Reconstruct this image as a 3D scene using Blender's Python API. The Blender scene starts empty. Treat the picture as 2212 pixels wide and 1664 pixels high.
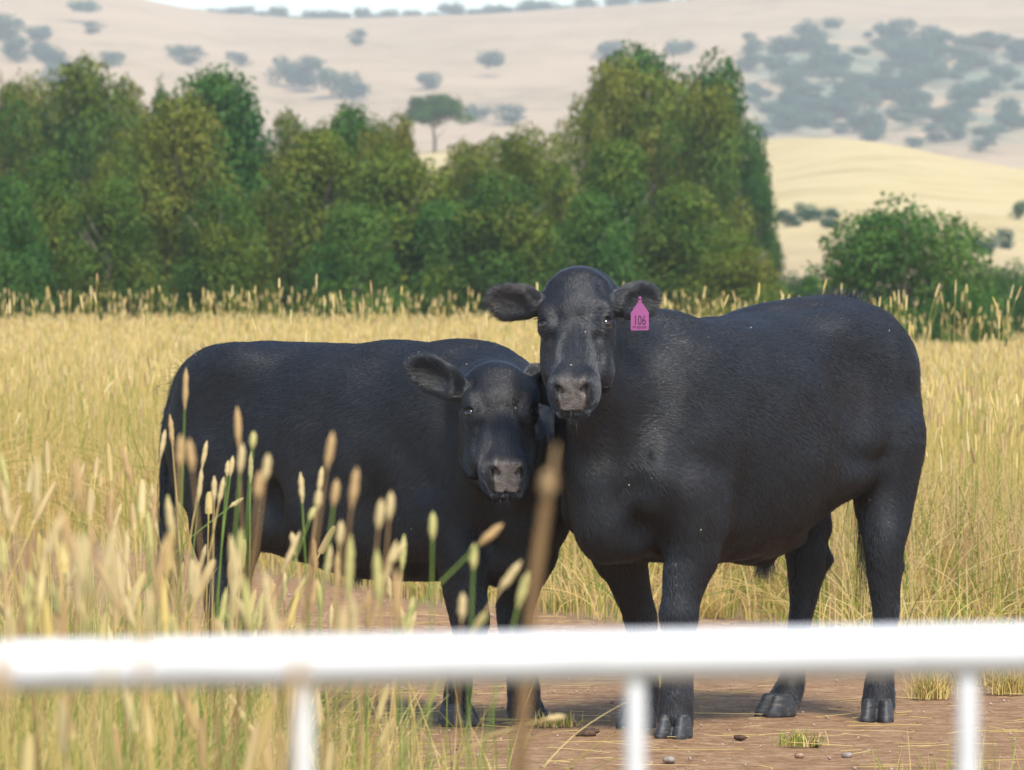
import bpy, bmesh, math, random
import numpy as np
from mathutils import Vector, Matrix

# ------------------------------------------------------------------ camera, light, exposure
SC = bpy.context.scene
COL = SC.collection
cam_data = bpy.data.cameras.new("camera")
cam = bpy.data.objects.new("camera", cam_data)
COL.objects.link(cam)
SC.camera = cam
CAM_H = 1.32
FPX = 13014.0                       # focal length in picture units (the picture is 2212 wide)
PITCH = math.atan((832 - 640) / FPX)
cam_data.sensor_width = 36.0
cam_data.lens = FPX / 2212 * 36.0
cam.location = (0, 0, CAM_H)
cam.rotation_euler = (math.pi / 2 - PITCH, 0, 0)
cam_data.clip_start = 0.1
cam_data.clip_end = 6000
cam_data.dof.use_dof = True
cam_data.dof.focus_distance = 17.75
cam_data.dof.aperture_fstop = 12.0
cam_data.dof.aperture_blades = 9

SUN_EL, SUN_AZ = math.radians(52), math.radians(160)     # azimuth clockwise from +Y
world = bpy.data.worlds.new("World")
SC.world = world
world.use_nodes = True
wn = world.node_tree.nodes
wn.clear()
sky_tex = wn.new("ShaderNodeTexSky")
sky_tex.sky_type = 'NISHITA'
sky_tex.sun_disc = False
sky_tex.sun_elevation = SUN_EL
sky_tex.sun_rotation = SUN_AZ
sky_tex.air_density = 1.0
sky_tex.dust_density = 1.0
sky_tex.ozone_density = 1.0
bg = wn.new("ShaderNodeBackground")
bg.inputs["Strength"].default_value = 0.12
wo = wn.new("ShaderNodeOutputWorld")
world.node_tree.links.new(sky_tex.outputs[0], bg.inputs[0])
world.node_tree.links.new(bg.outputs[0], wo.inputs[0])

sun_data = bpy.data.lights.new("sun", 'SUN')
sun_data.energy = 2.4
sun_data.angle = math.radians(14)
sun_data.color = (1.0, 0.94, 0.84)
sun = bpy.data.objects.new("sun", sun_data)
COL.objects.link(sun)
_sd = Vector((math.sin(SUN_AZ) * math.cos(SUN_EL), math.cos(SUN_AZ) * math.cos(SUN_EL), math.sin(SUN_EL)))
sun.rotation_euler = _sd.to_track_quat('Z', 'Y').to_euler()

SC.view_settings.view_transform = 'Standard'
SC.view_settings.look = 'None'
SC.view_settings.gamma = 1.0
SC.view_settings.use_curve_mapping = False
SC.view_settings.exposure = 1.12
SC.render.engine = 'CYCLES'
SC.cycles.use_denoising = True
SC.cycles.max_bounces = 6
SC.cycles.diffuse_bounces = 3
SC.cycles.glossy_bounces = 2
SC.cycles.transmission_bounces = 4
SC.cycles.transparent_max_bounces = 6
SC.cycles.volume_bounces = 1

RNG = np.random.default_rng(11)
random.seed(5)

# ------------------------------------------------------------------ helpers
_cp, _sp = math.cos(PITCH), math.sin(PITCH)


def ray(px, py):
    """direction of the sight line that reaches picture point (px, py), scaled so that y = 1"""
    x, z = (px - 1106) / FPX, (832 - py) / FPX
    d = np.array([x, _cp + z * _sp, -_sp + z * _cp])
    return d / d[1]


def W(px, py, y):
    d = ray(px, py) * y
    return np.array([d[0], y, CAM_H + d[2]])


def tag(o, label=None, cat=None, group=None, kind=None):
    if label: o["label"] = label
    if cat: o["category"] = cat
    if group: o["group"] = group
    if kind: o["kind"] = kind
    return o


def link(o, parent=None):
    COL.objects.link(o)
    if parent is not None:
        o.parent = parent
    return o


def empty(name, loc=(0, 0, 0)):
    o = bpy.data.objects.new(name, None)
    o.location = loc
    o.empty_display_size = 0.1
    return link(o)


def mesh_np(name, v, f, mats=(), smooth=True):
    """mesh from numpy vertices and an (n, 3 or 4) face array"""
    me = bpy.data.meshes.new(name)
    v = np.ascontiguousarray(v, dtype=np.float32)
    f = np.ascontiguousarray(f, dtype=np.int32)
    n, k = f.shape
    me.vertices.add(len(v))
    me.vertices.foreach_set("co", v.ravel())
    me.loops.add(n * k)
    me.loops.foreach_set("vertex_index", f.ravel())
    me.polygons.add(n)
    me.polygons.foreach_set("loop_start", np.arange(n, dtype=np.int32) * k)
    me.polygons.foreach_set("loop_total", np.full(n, k, dtype=np.int32))
    if smooth:
        me.polygons.foreach_set("use_smooth", np.ones(n, dtype=bool))
    for m in mats:
        me.materials.append(m)
    me.update(calc_edges=True)
    return me


def mat_new(name):
    m = bpy.data.materials.new(name)
    m.use_nodes = True
    nt = m.node_tree
    b = nt.nodes["Principled BSDF"]
    return m, nt, b


def nd(nt, typ, **kw):
    n = nt.nodes.new(typ)
    for k, v in kw.items():
        setattr(n, k, v)
    return n


def ramp(nt, stops, fac=None):
    r = nt.nodes.new("ShaderNodeValToRGB")
    el = r.color_ramp.elements
    while len(el) > 1:
        el.remove(el[0])
    el[0].position, el[0].color = stops[0][0], (*stops[0][1], 1)
    for p, c in stops[1:]:
        e = el.new(p)
        e.color = (*c, 1)
    if fac is not None:
        nt.links.new(fac, r.inputs[0])
    return r


# ------------------------------------------------------------------ implicit shapes for the animals
def _n(v):
    v = np.asarray(v, float)
    return v / np.linalg.norm(v)


class Field:
    """smooth union / subtraction of simple volumes, meshed with surface nets"""

    def __init__(self):
        self.p = []

    def cone(self, a, b, r1, r2, k=0.03, sub=False):
        a, b = np.asarray(a, float), np.asarray(b, float)
        ba = b - a
        L2 = max(ba @ ba, 1e-9)

        def f(P):
            h = np.clip(((P - a) @ ba) / L2, 0, 1)
            return np.linalg.norm(P - a - h[:, None] * ba, axis=1) - (r1 + (r2 - r1) * h)
        c = (a + b) / 2
        self.p.append((f, c, math.sqrt(L2) / 2 + max(r1, r2), k, sub))

    def chain(self, pts, k=0.03):
        """a tube through the points with a smoothly changing radius, as one volume"""
        C = np.array([p for p, r in pts], float)
        R = np.array([r for p, r in pts], float)
        A = np.column_stack([C, R])
        A = np.vstack([2 * A[0] - A[1], A, 2 * A[-1] - A[-2]])
        out = []
        for i in range(1, len(A) - 2):
            for u in np.arange(0, 1, .25):
                p0, p1, p2, p3 = A[i - 1:i + 3]
                out.append(.5 * (2 * p1 + (p2 - p0) * u + (2 * p0 - 5 * p1 + 4 * p2 - p3) * u * u + (3 * p1 - p0 - 3 * p2 + p3) * u ** 3))
        out.append(A[-2])
        out = np.array(out)
        segs = [(a[:3], b[:3] - a[:3], max((b[:3] - a[:3]) @ (b[:3] - a[:3]), 1e-9), a[3], b[3]) for a, b in zip(out[:-1], out[1:])]

        def f(P):
            d = np.full(len(P), 1e3)
            for a, ba, L2, r1, r2 in segs:
                q = P - a
                h = np.clip((q @ ba) / L2, 0, 1)
                d = np.minimum(d, np.linalg.norm(q - h[:, None] * ba, axis=1) - (r1 + (r2 - r1) * h))
            return d
        c = (C.min(0) + C.max(0)) / 2
        self.p.append((f, c, np.linalg.norm(C - c, axis=1).max() + R.max(), k, False))

    def ell(self, c, R, rad, k=0.03, sub=False):
        c = np.asarray(c, float)
        R = np.asarray(R, float)          # rows = axes
        rad = np.asarray(rad, float)

        def f(P):
            q = (P - c) @ R.T / rad
            k0 = np.linalg.norm(q, axis=1)
            k1 = np.linalg.norm(q / rad, axis=1)
            return k0 * (k0 - 1) / np.maximum(k1, 1e-6)
        self.p.append((f, c, rad.max(), k, sub))

    def loft(self, o, ax, side, up, rows, n=2.3, k=0.05):
        """rows: (s, top, bottom, halfwidth) along ax"""
        rows = np.array(sorted(rows), float)
        o = np.asarray(o, float)
        M = np.array([ax, side, up])
        S = rows[:, 0]
        sd = np.linspace(S[0], S[-1], 240)
        tab = []
        for j in (1, 2, 3):
            v = np.interp(sd, S, rows[:, j])
            kern = np.hanning(25); kern /= kern.sum()
            v = np.convolve(np.pad(v, 12, mode='edge'), kern, 'valid')
            tab.append(v)

        def f(P):
            q = (P - o) @ M.T
            s = np.clip(q[:, 0], S[0], S[-1])
            ex = np.abs(q[:, 0] - s)
            top, bot, w = (np.interp(s, sd, t) for t in tab)
            h = (top - bot) / 2
            y = np.abs(q[:, 1]) / w
            z = np.abs(q[:, 2] - (top + bot) / 2) / h
            r = (y ** n + z ** n) ** (1 / n)
            g = np.sqrt((y / w) ** 2 + (z / h) ** 2) + 1e-6
            d = np.where(r > .3, (r - 1) * np.sqrt(y * y + z * z) / g, (r - 1) * np.minimum(w, h))
            return np.where(ex > 0, np.sqrt(np.maximum(d, 0) ** 2 + ex ** 2) + np.minimum(d, 0) * 0, d)
        mid = o + np.asarray(ax) * (S[0] + S[-1]) / 2 + np.asarray(up) * (rows[:, 1].max() + rows[:, 2].min()) / 2
        R = math.sqrt(((S[-1] - S[0]) / 2) ** 2 + ((rows[:, 1].max() - rows[:, 2].min()) / 2) ** 2 + rows[:, 3].max() ** 2)
        self.p.append((f, mid, R, k, False))

    def eval(self, P):
        out = np.full(len(P), 1e3)
        if len(P) == 0:
            return out
        order = np.argsort(P @ np.array([0.31, 0.2, 1.0]))
        CH = 30000
        for i in range(0, len(P), CH):
            idx = order[i:i + CH]
            Q = P[idx]
            c = Q.mean(0)
            rq = np.linalg.norm(Q - c, axis=1).max()
            d = np.full(len(Q), 1.0)
            for f, pc, pr, k, sub in self.p:
                dc = np.linalg.norm(Q - pc, axis=1)
                near = dc < pr + k + 0.12
                if not near.any():
                    continue
                e = f(Q[near])
                dn = d[near]
                if sub:
                    e = -e
                    h = np.clip(0.5 - 0.5 * (dn - e) / k, 0, 1)
                    dn = dn + (e - dn) * h + k * h * (1 - h)
                else:
                    h = np.clip(0.5 + 0.5 * (dn - e) / k, 0, 1)
                    dn = dn + (e - dn) * h - k * h * (1 - h)
                d[near] = dn
            out[idx] = d
        return out

    def mesh(self, lo, hi, vox):
        lo, hi = np.asarray(lo, float), np.asarray(hi, float)
        C = 6
        nb = np.ceil((hi - lo) / (vox * C)).astype(int)
        n = nb * C + 1
        cc = np.stack(np.meshgrid(*[np.arange(b) for b in nb], indexing='ij'), -1).reshape(-1, 3)
        cw = lo + (cc + .5) * C * vox
        dc = self.eval(cw)
        act = np.abs(dc) < C * vox * 0.87 * 1.9
        F = np.repeat(np.repeat(np.repeat(np.where(dc < 0, -1, 1).astype(np.float32).reshape(nb), C, 0), C, 1), C, 2)
        F = np.pad(F, ((0, 1),) * 3, mode='edge')
        mask = np.zeros(n, bool)
        A = np.pad(np.repeat(np.repeat(np.repeat(act.reshape(nb), C, 0), C, 1), C, 2), ((0, 1),) * 3, mode='edge')
        mask |= A
        ii = np.argwhere(mask)
        F[mask] = self.eval(lo + ii * vox).astype(np.float32)
        return surface_nets(F, lo, vox)


def surface_nets(F, lo, vox):
    ins = F < 0
    c = [ins[dx:ins.shape[0] - 1 + dx, dy:ins.shape[1] - 1 + dy, dz:ins.shape[2] - 1 + dz]
         for dx in (0, 1) for dy in (0, 1) for dz in (0, 1)]
    cnt = sum(x.astype(np.int8) for x in c)
    cells = np.argwhere((cnt > 0) & (cnt < 8))
    idx = np.full(cnt.shape, -1, np.int32)
    idx[tuple(cells.T)] = np.arange(len(cells))
    corners = np.array([(dx, dy, dz) for dx in (0, 1) for dy in (0, 1) for dz in (0, 1)])
    val = np.stack([F[tuple((cells + k).T)] for k in corners], 1)
    acc = np.zeros((len(cells), 3)); num = np.zeros(len(cells))
    for a in range(8):
        for b in range(a + 1, 8):
            if np.abs(corners[a] - corners[b]).sum() != 1:
                continue
            va, vb = val[:, a], val[:, b]
            cr = (va < 0) != (vb < 0)
            t = np.where(cr, va / np.where(cr, va - vb, 1), 0)
            acc += np.where(cr[:, None], corners[a] + t[:, None] * (corners[b] - corners[a]), 0)
            num += cr
    V = lo + (cells + acc / num[:, None]) * vox
    faces = []
    for ax in range(3):
        u, v = (ax + 1) % 3, (ax + 2) % 3
        sl0 = [slice(1, -1)] * 3; sl1 = [slice(1, -1)] * 3
        sl0[ax] = slice(0, -1); sl1[ax] = slice(1, None)
        A, B = ins[tuple(sl0)], ins[tuple(sl1)]
        e = np.argwhere(A != B)
        flip = A[tuple(e.T)]
        off = np.ones(3, int); off[ax] = 0
        e = e + off
        du = np.zeros(3, int); du[u] = 1
        dv = np.zeros(3, int); dv[v] = 1
        q = np.stack([idx[tuple((e - du - dv).T)], idx[tuple((e - dv).T)], idx[tuple(e.T)], idx[tuple((e - du).T)]], 1)
        q[~flip] = q[~flip][:, ::-1]
        faces.append(q)
    Q = np.concatenate(faces)
    return V, Q[(Q >= 0).all(1)]


def vert_normals(V, Q):
    n = np.cross(V[Q[:, 2]] - V[Q[:, 0]], V[Q[:, 3]] - V[Q[:, 1]])
    N = np.zeros_like(V)
    for j in range(4):
        np.add.at(N, Q[:, j], n)
    return N / np.maximum(np.linalg.norm(N, axis=1)[:, None], 1e-9)


# ------------------------------------------------------------------ cattle
class CowFrame:
    """s forward along the spine, t to the animal's left, z up"""

    def __init__(self, ox, oy, ang_deg, sgn):
        th = math.radians(ang_deg)
        self.o = np.array([ox, oy, 0.0])
        self.a = np.array([sgn * math.cos(th), -math.sin(th), 0])
        self.l = np.array([-self.a[1], self.a[0], 0])
        self.u = np.array([0, 0, 1.0])

    def at(self, s, t, z):
        return self.o + s * self.a + t * self.l + z * self.u

    def pix(self, px, py, t):
        d = ray(px, py)
        c = np.array([0, 0, CAM_H])
        k = (t - (c - self.o) @ self.l) / (d @ self.l)
        return c + d * k


EYE_S, EYE_W, EYE_N = .162, .087, -.024


class Head:
    def __init__(self, poll, nose, side):
        self.p = np.asarray(poll, float)
        self.k = np.linalg.norm(np.asarray(nose) - self.p) / .445      # stretch along the face
        self.ax = _n(np.asarray(nose) - self.p)
        side = np.asarray(side, float)
        self.sd = _n(side - (side @ self.ax) * self.ax)
        self.up = np.cross(self.ax, self.sd)
        self.R = np.array([self.ax, self.sd, self.up])

    def at(self, s, w, n):
        return self.p + s * self.k * self.ax + w * self.sd + n * self.up

    def loc(self, P):
        return (P - self.p) @ self.R.T / np.array([self.k, 1, 1])


def head_volumes(F, H, wide=1.0):
    rows = [(-.035, -.035, -.13, .055), (0, -.006, -.165, .085), (.05, .012, -.20, .100), (.11, .016, -.22, .107),
            (.17, .008, -.225, .103), (.22, .000, -.215, .090), (.28, -.004, -.185, .074), (.33, -.005, -.155, .064),
            (.37, -.003, -.140, .061), (.395, -.006, -.132, .062), (.42, -.028, -.124, .060), (.445, -.052, -.115, .053),
            (.462, -.075, -.10, .045)]
    rows = [(s * H.k, a, b, w * wide) for s, a, b, w in rows]
    F.loft(H.p, H.ax, H.sd, H.up, rows, n=2.35, k=.05)
    F.ell(H.at(.008, 0, -.035), H.R, (.052, .088, .055), k=.04)            # poll
    F.ell(H.at(.08, 0, .003), H.R, (.06, .06, .022), k=.03)                # forehead
    F.ell(H.at(.30, 0, -.012), H.R, (.10, .040, .020), k=.02)              # nose bridge
    for w in (-1, 1):
        F.ell(H.at(.115, w * .084 * wide, -.012), H.R, (.034, .026, .020), k=.03)     # brow
        F.ell(H.at(.225, w * .073 * wide, -.13), H.R, (.085, .032, .075), k=.03)       # cheek
        F.ell(H.at(.255, w * .066 * wide, -.060), H.R, (.07, .016, .018), k=.03)       # facial crest
        F.ell(H.at(.232, w * .073 * wide, -.016), H.R, (.034, .013, .016), k=.024, sub=True)   # hollow below the eye
        F.ell(H.at(.075, w * .112 * wide, -.05), H.R, (.03, .012, .03), k=.03, sub=True)       # temple
        F.ell(H.at(.30, w * .078 * wide, -.045), H.R, (.06, .014, .025), k=.03, sub=True)
        # eye: lid mound, then the opening
        eye = H.at(EYE_S, w * EYE_W * wide, EYE_N)
        out = _n(w * H.sd * .68 + H.up * .72 - H.ax * .02)
        ex0 = w * H.sd * .80 - H.ax * .60
        ex = _n(ex0 - ex0 @ out * out)
        ey = np.cross(out, ex)
        F.ell(eye - out * .004, np.array([ex, ey, out]), (.036, .030, .0215), k=.022)
        F.ell(eye + out * .006 - ey * w * .0 - H.ax * .017, np.array([ex, ey, out]), (.026, .008, .010), k=.010)
        F.ell(eye + out * .018, np.array([ex, ey, out]), (.0200, .0138, .019), k=.004, sub=True)
        # muzzle
        F.ell(H.at(.385, w * .038, -.045), H.R, (.045, .030, .05), k=.03)
        F.ell(H.at(.375, w * .042, -.085), H.R, (.05, .024, .035), k=.03)
        nd1 = _n(H.ax * .8 + H.up * .35 + w * H.sd * .2)
        na = _n(w * H.sd * .55 - H.ax * .0 + H.up * .62 - (w * H.sd * .55 + H.up * .62) @ nd1 * nd1)
        nb = np.cross(nd1, na)
        F.ell(H.at(.418, w * .0355, -.022), np.array([na, nb, nd1]), (.017, .0085, .017), k=.006, sub=True)
        F.ell(H.at(.430, w * .040, -.034), np.array([na, nb, nd1]), (.012, .0055, .012), k=.006, sub=True)
    F.ell(H.at(.400, 0, -.100), H.R, (.046, .048, .030), k=.016)             # lower lip and chin
    F.ell(H.at(.44, 0, -.0775), H.R, (.036, .052, .0030), k=.006, sub=True)  # mouth


def ear_volume(F, H, root, c, e1, front, ra, rb, open_=1.0):
    e1 = _n(e1)
    front = _n(front - front @ e1 * e1)
    e2 = np.cross(front, e1)
    R = np.array([e1, e2, front])
    F.ell(c, R, (ra, rb, .022), k=.012)
    F.ell(c - e1 * ra * .45, R, (ra * .6, rb * .74, .024), k=.012)
    F.cone(root, c - e1 * ra * .62, .036, .027, k=.03)
    F.ell(c + front * .0255 + e1 * .004, R, (ra * .86, rb * .78, .0235), k=.010, sub=True)
    F.ell(c + front * .030 - e1 * ra * .35, R, (ra * .55, rb * .55, .024), k=.014, sub=True)
    return R


def leg(F, pts, k=.03):
    F.chain(pts, k)


def claw_mesh(P, fwd, sdv, size):
    """the two claws of one foot: returns vertices, quads"""
    F = Field()
    up = np.array([0, 0, 1.0])
    for w in (-1, 1):
        f2 = _n(fwd + sdv * w * .10)
        s2 = np.cross(up, f2)
        c = P + sdv * w * .0245 * size
        F.ell(c + up * .012 + f2 * .002, np.array([f2, s2, up]), (.054 * size, .0250 * size, .076 * size), k=.01)
        F.ell(c + f2 * .030 * size + up * .004, np.array([f2, s2, up]), (.040 * size, .021 * size, .036 * size), k=.015)
    F.cone(P - fwd * .02 + up * .03, P - fwd * .02 + up * .06, .03 * size, .03 * size, k=.004)
    F.ell(P + up * -.1, np.eye(3), (.3, .3, .1), k=.004, sub=True)
    F.ell(P + up * .162 - fwd * .02, np.eye(3), (.3, .3, .09), k=.004, sub=True)
    lo, hi = P - .12, P + .12
    lo[2] = P[2] - .02
    return F.mesh(lo, hi, .006)


def smooth_noise(P, scale, seed, n=24):
    r = np.random.default_rng(seed)
    D = r.normal(size=(n, 3)) * 2 * math.pi / scale
    ph = r.uniform(0, 6.28, n)
    A = r.normal(size=n)
    out = np.zeros(len(P))
    for d, p, a in zip(D, ph, A):
        out += a * np.sin(P @ d + p)
    return out / math.sqrt(n / 2)


def flow_field(P, N, fr, H, ears):
    """direction of the coat: back and down on the trunk, down on the legs, away from the whorl on the face"""
    n = len(P)
    s = (P - fr.o) @ fr.a
    t = (P - fr.o) @ fr.l
    z = P[:, 2]
    D = np.zeros((n, 3))
    back = np.clip(z * 1.1 - .25, .15, 1)[:, None] * -fr.a
    D += back + np.array([0, 0, -1.0]) * np.clip(1.25 - z, .25, 1)[:, None]
    h = H.loc(P)
    on = np.clip((.16 - np.maximum.reduce([h[:, 0] - .50, -.02 - h[:, 0] - .1, np.abs(h[:, 1]) - .14, -.26 - h[:, 2]])) / .16 - .55, 0, 1)
    wh = np.stack([h[:, 0] - .165, h[:, 1] * 1.3, np.zeros(n)], 1)
    wl = np.linalg.norm(wh, axis=1)[:, None] + 1e-4
    rad = wh / wl
    hd = rad[:, :1] * H.ax + rad[:, 1:2] * H.sd
    D = D * (1 - on[:, None]) + hd * on[:, None] * 1.3
    D += .12 * np.stack([smooth_noise(P, .25, k) for k in (1, 2, 3)], 1) * (1 - .6 * on[:, None])
    D += .05 * np.stack([smooth_noise(P, .06, k) for k in (4, 5, 6)], 1)
    for c, R, ra, rb in ears:
        q = (P - c) @ R.T
        w = np.clip(1.6 - np.sqrt((q[:, 0] / ra) ** 2 + (q[:, 1] / rb) ** 2 + (q[:, 2] / .06) ** 2), 0, 1)[:, None] * 2
        w = np.minimum(w, 1)
        ed = R[0] + (q[:, 1:2] / rb) * R[1] * 1.0
        D = D * (1 - w) + ed * w
    D -= (D * N).sum(1)[:, None] * N
    return D / np.maximum(np.linalg.norm(D, axis=1)[:, None], 1e-6)


def hair_object(name, roots, normals, dirs, length, lift, rad, mat, parent, seg=4, curl=0.0, rng=RNG):
    n = len(roots)
    pts = np.zeros((n, seg, 3), np.float32)
    p = roots - normals * .0005
    pts[:, 0] = p
    step = (length / (seg - 1))[:, None]
    for i in range(1, seg):
        f = i / (seg - 1)
        d = dirs * (.55 + .45 * f) + normals * (lift[:, None] * (1.25 - f)) + rng.normal(size=(n, 3)) * curl
        d[:, 2] -= .12 * f
        d /= np.linalg.norm(d, axis=1)[:, None]
        p = p + d * step
        pts[:, i] = p
    hc = bpy.data.hair_curves.new(name)
    hc.add_curves([seg] * n)
    hc.position_data.foreach_set("vector", pts.reshape(-1))
    at = hc.attributes.get("radius") or hc.attributes.new("radius", 'FLOAT', 'POINT')
    taper = np.linspace(1, .25, seg)
    at.data.foreach_set("value", (rad[:, None] * taper[None]).astype(np.float32).reshape(-1))
    hc.materials.append(mat)
    o = bpy.data.objects.new(name, hc)
    return link(o, parent)


def sample_faces(V, Q, weight, n, rng):
    T = np.concatenate([Q[:, [0, 1, 2]], Q[:, [0, 2, 3]]])
    ar = .5 * np.linalg.norm(np.cross(V[T[:, 1]] - V[T[:, 0]], V[T[:, 2]] - V[T[:, 0]]), axis=1)
    w = ar * weight[T].mean(1)
    cs = np.cumsum(w)
    k = np.searchsorted(cs, rng.uniform(0, cs[-1], n))
    k = np.clip(k, 0, len(T) - 1)
    r1, r2 = np.sqrt(rng.uniform(size=n)), rng.uniform(size=n)
    b = np.stack([1 - r1, r1 * (1 - r2), r1 * r2], 1)
    return T[k], b


def mat_hide():
    m, nt, b = mat_new("black_hide")
    tc = nd(nt, "ShaderNodeTexCoord")
    mp = nd(nt, "ShaderNodeMapping")
    mp.inputs[3].default_value = (9, 9, 9)
    nt.links.new(tc.outputs["Object"], mp.inputs[0])
    nz = nd(nt, "ShaderNodeTexNoise")
    nz.inputs["Scale"].default_value = 1.0
    nz.inputs["Detail"].default_value = 6
    nt.links.new(mp.outputs[0], nz.inputs[0])
    cr = ramp(nt, [(.3, (.010, .011, .013)), (.62, (.015, .016, .018)), (.8, (.028, .021, .018))], nz.outputs[0])
    at = nd(nt, "ShaderNodeAttribute", attribute_name="nose_pad")
    nz2 = nd(nt, "ShaderNodeTexNoise")
    nz2.inputs["Scale"].default_value = 60
    nz2.inputs["Detail"].default_value = 4
    nt.links.new(tc.outputs["Object"], nz2.inputs[0])
    pad = ramp(nt, [(.35, (.085, .075, .070)), (.65, (.155, .133, .120))], nz2.outputs[0])
    mx = nd(nt, "ShaderNodeMix", data_type='RGBA')
    nt.links.new(at.outputs["Fac"], mx.inputs[0])
    nt.links.new(cr.outputs[0], mx.inputs[6])
    nt.links.new(pad.outputs[0], mx.inputs[7])
    bare = nd(nt, "ShaderNodeAttribute", attribute_name="bare_skin")
    mx2 = nd(nt, "ShaderNodeMix", data_type='RGBA')
    nt.links.new(bare.outputs["Fac"], mx2.inputs[0])
    nt.links.new(mx.outputs[2], mx2.inputs[6])
    mx2.inputs[7].default_value = (.017, .015, .015, 1)
    nt.links.new(mx2.outputs[2], b.inputs["Base Color"])
    rr = nd(nt, "ShaderNodeMapRange")
    nt.links.new(at.outputs["Fac"], rr.inputs[0])
    rr.inputs[3].default_value, rr.inputs[4].default_value = .55, .27
    b.inputs["Specular IOR Level"].default_value = .35
    nt.links.new(rr.outputs[0], b.inputs["Roughness"])
    vo = nd(nt, "ShaderNodeTexVoronoi")
    vo.inputs["Scale"].default_value = 230
    nt.links.new(tc.outputs["Object"], vo.inputs[0])
    bp = nd(nt, "ShaderNodeBump")
    ms = nd(nt, "ShaderNodeMath", operation='MULTIPLY')
    nt.links.new(at.outputs["Fac"], ms.inputs[0])
    ms.inputs[1].default_value = .6
    nt.links.new(ms.outputs[0], bp.inputs["Strength"])
    bp.inputs["Distance"].default_value = .003
    nt.links.new(vo.outputs[0], bp.inputs["Height"])
    nt.links.new(bp.outputs[0], b.inputs["Normal"])
    return m


def mat_hair():
    m, nt, b = mat_new("black_hair")
    hi = nd(nt, "ShaderNodeHairInfo")
    cr = ramp(nt, [(0, (.012, .0155, .022)), (.9, (.019, .0230, .031)), (1, (.040, .031, .028))], hi.outputs["Random"])
    # sun-bleached brown patches, and track dust on the feet
    tc = nd(nt, "ShaderNodeTexCoord")
    nz = nd(nt, "ShaderNodeTexNoise")
    nz.inputs["Scale"].default_value = 2.6
    nz.inputs["Detail"].default_value = 5
    nt.links.new(tc.outputs["Object"], nz.inputs[0])
    pr = ramp(nt, [(.54, (0, 0, 0)), (.74, (.7, .7, .7))], nz.outputs[0])
    mxp = nd(nt, "ShaderNodeMix", data_type='RGBA')
    nt.links.new(pr.outputs[0], mxp.inputs[0])
    nt.links.new(cr.outputs[0], mxp.inputs[6])
    mxp.inputs[7].default_value = (.036, .026, .022, 1)
    sx = nd(nt, "ShaderNodeSeparateXYZ")
    nt.links.new(tc.outputs["Object"], sx.inputs[0])
    mr = nd(nt, "ShaderNodeMapRange")
    nt.links.new(sx.outputs["Z"], mr.inputs[0])
    mr.inputs[1].default_value, mr.inputs[2].default_value = .05, .32
    mr.inputs[3].default_value, mr.inputs[4].default_value = .38, 0
    nz3 = nd(nt, "ShaderNodeTexNoise")
    nz3.inputs["Scale"].default_value = 22
    nt.links.new(tc.outputs["Object"], nz3.inputs[0])
    dm = nd(nt, "ShaderNodeMath", operation='MULTIPLY')
    nt.links.new(mr.outputs[0], dm.inputs[0])
    nt.links.new(nz3.outputs[0], dm.inputs[1])
    mxd = nd(nt, "ShaderNodeMix", data_type='RGBA')
    nt.links.new(dm.outputs[0], mxd.inputs[0])
    nt.links.new(mxp.outputs[2], mxd.inputs[6])
    mxd.inputs[7].default_value = (.16, .11, .075, 1)
    nt.links.new(mxd.outputs[2], b.inputs["Base Color"])
    b.inputs["Roughness"].default_value = .34
    b.inputs["Specular IOR Level"].default_value = .8
    return m


def simple_mat(name, col, rough=.5, spec=.5):
    m, nt, b = mat_new(name)
    b.inputs["Base Color"].default_value = (*col, 1)
    b.inputs["Roughness"].default_value = rough
    b.inputs["Specular IOR Level"].default_value = spec
    return m


def mat_horn():
    m, nt, b = mat_new("hoof_horn")
    tc = nd(nt, "ShaderNodeTexCoord")
    mp = nd(nt, "ShaderNodeMapping")
    mp.inputs[3].default_value = (40, 40, 160)
    nt.links.new(tc.outputs["Object"], mp.inputs[0])
    nz = nd(nt, "ShaderNodeTexNoise")
    nz.inputs["Scale"].default_value = 1
    nz.inputs["Detail"].default_value = 5
    nt.links.new(mp.outputs[0], nz.inputs[0])
    cr = ramp(nt, [(.3, (.014, .015, .018)), (.55, (.034, .035, .038)), (.75, (.12, .10, .075))], nz.outputs[0])
    nt.links.new(cr.outputs[0], b.inputs["Base Color"])
    b.inputs["Roughness"].default_value = .58
    return m


HIDE, HAIR, HORN = mat_hide(), mat_hair(), mat_horn()
EYE_M = simple_mat("dark_eye", (.012, .008, .006), .06)
EYE_M.node_tree.nodes["Principled BSDF"].inputs["Coat Weight"].default_value = .6


def sphere_mesh(name, r, mat, seg=20, rings=12):
    bm = bmesh.new()
    bmesh.ops.create_uvsphere(bm, u_segments=seg, v_segments=rings, radius=r)
    for f in bm.faces: f.smooth = True
    me = bpy.data.meshes.new(name)
    bm.to_mesh(me); bm.free()
    me.materials.append(mat)
    return me


FLECK = simple_mat("straw_fleck", (.55, .48, .34), .8)
EYEBALL = sphere_mesh("eyeball", .0182, EYE_M)


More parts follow.
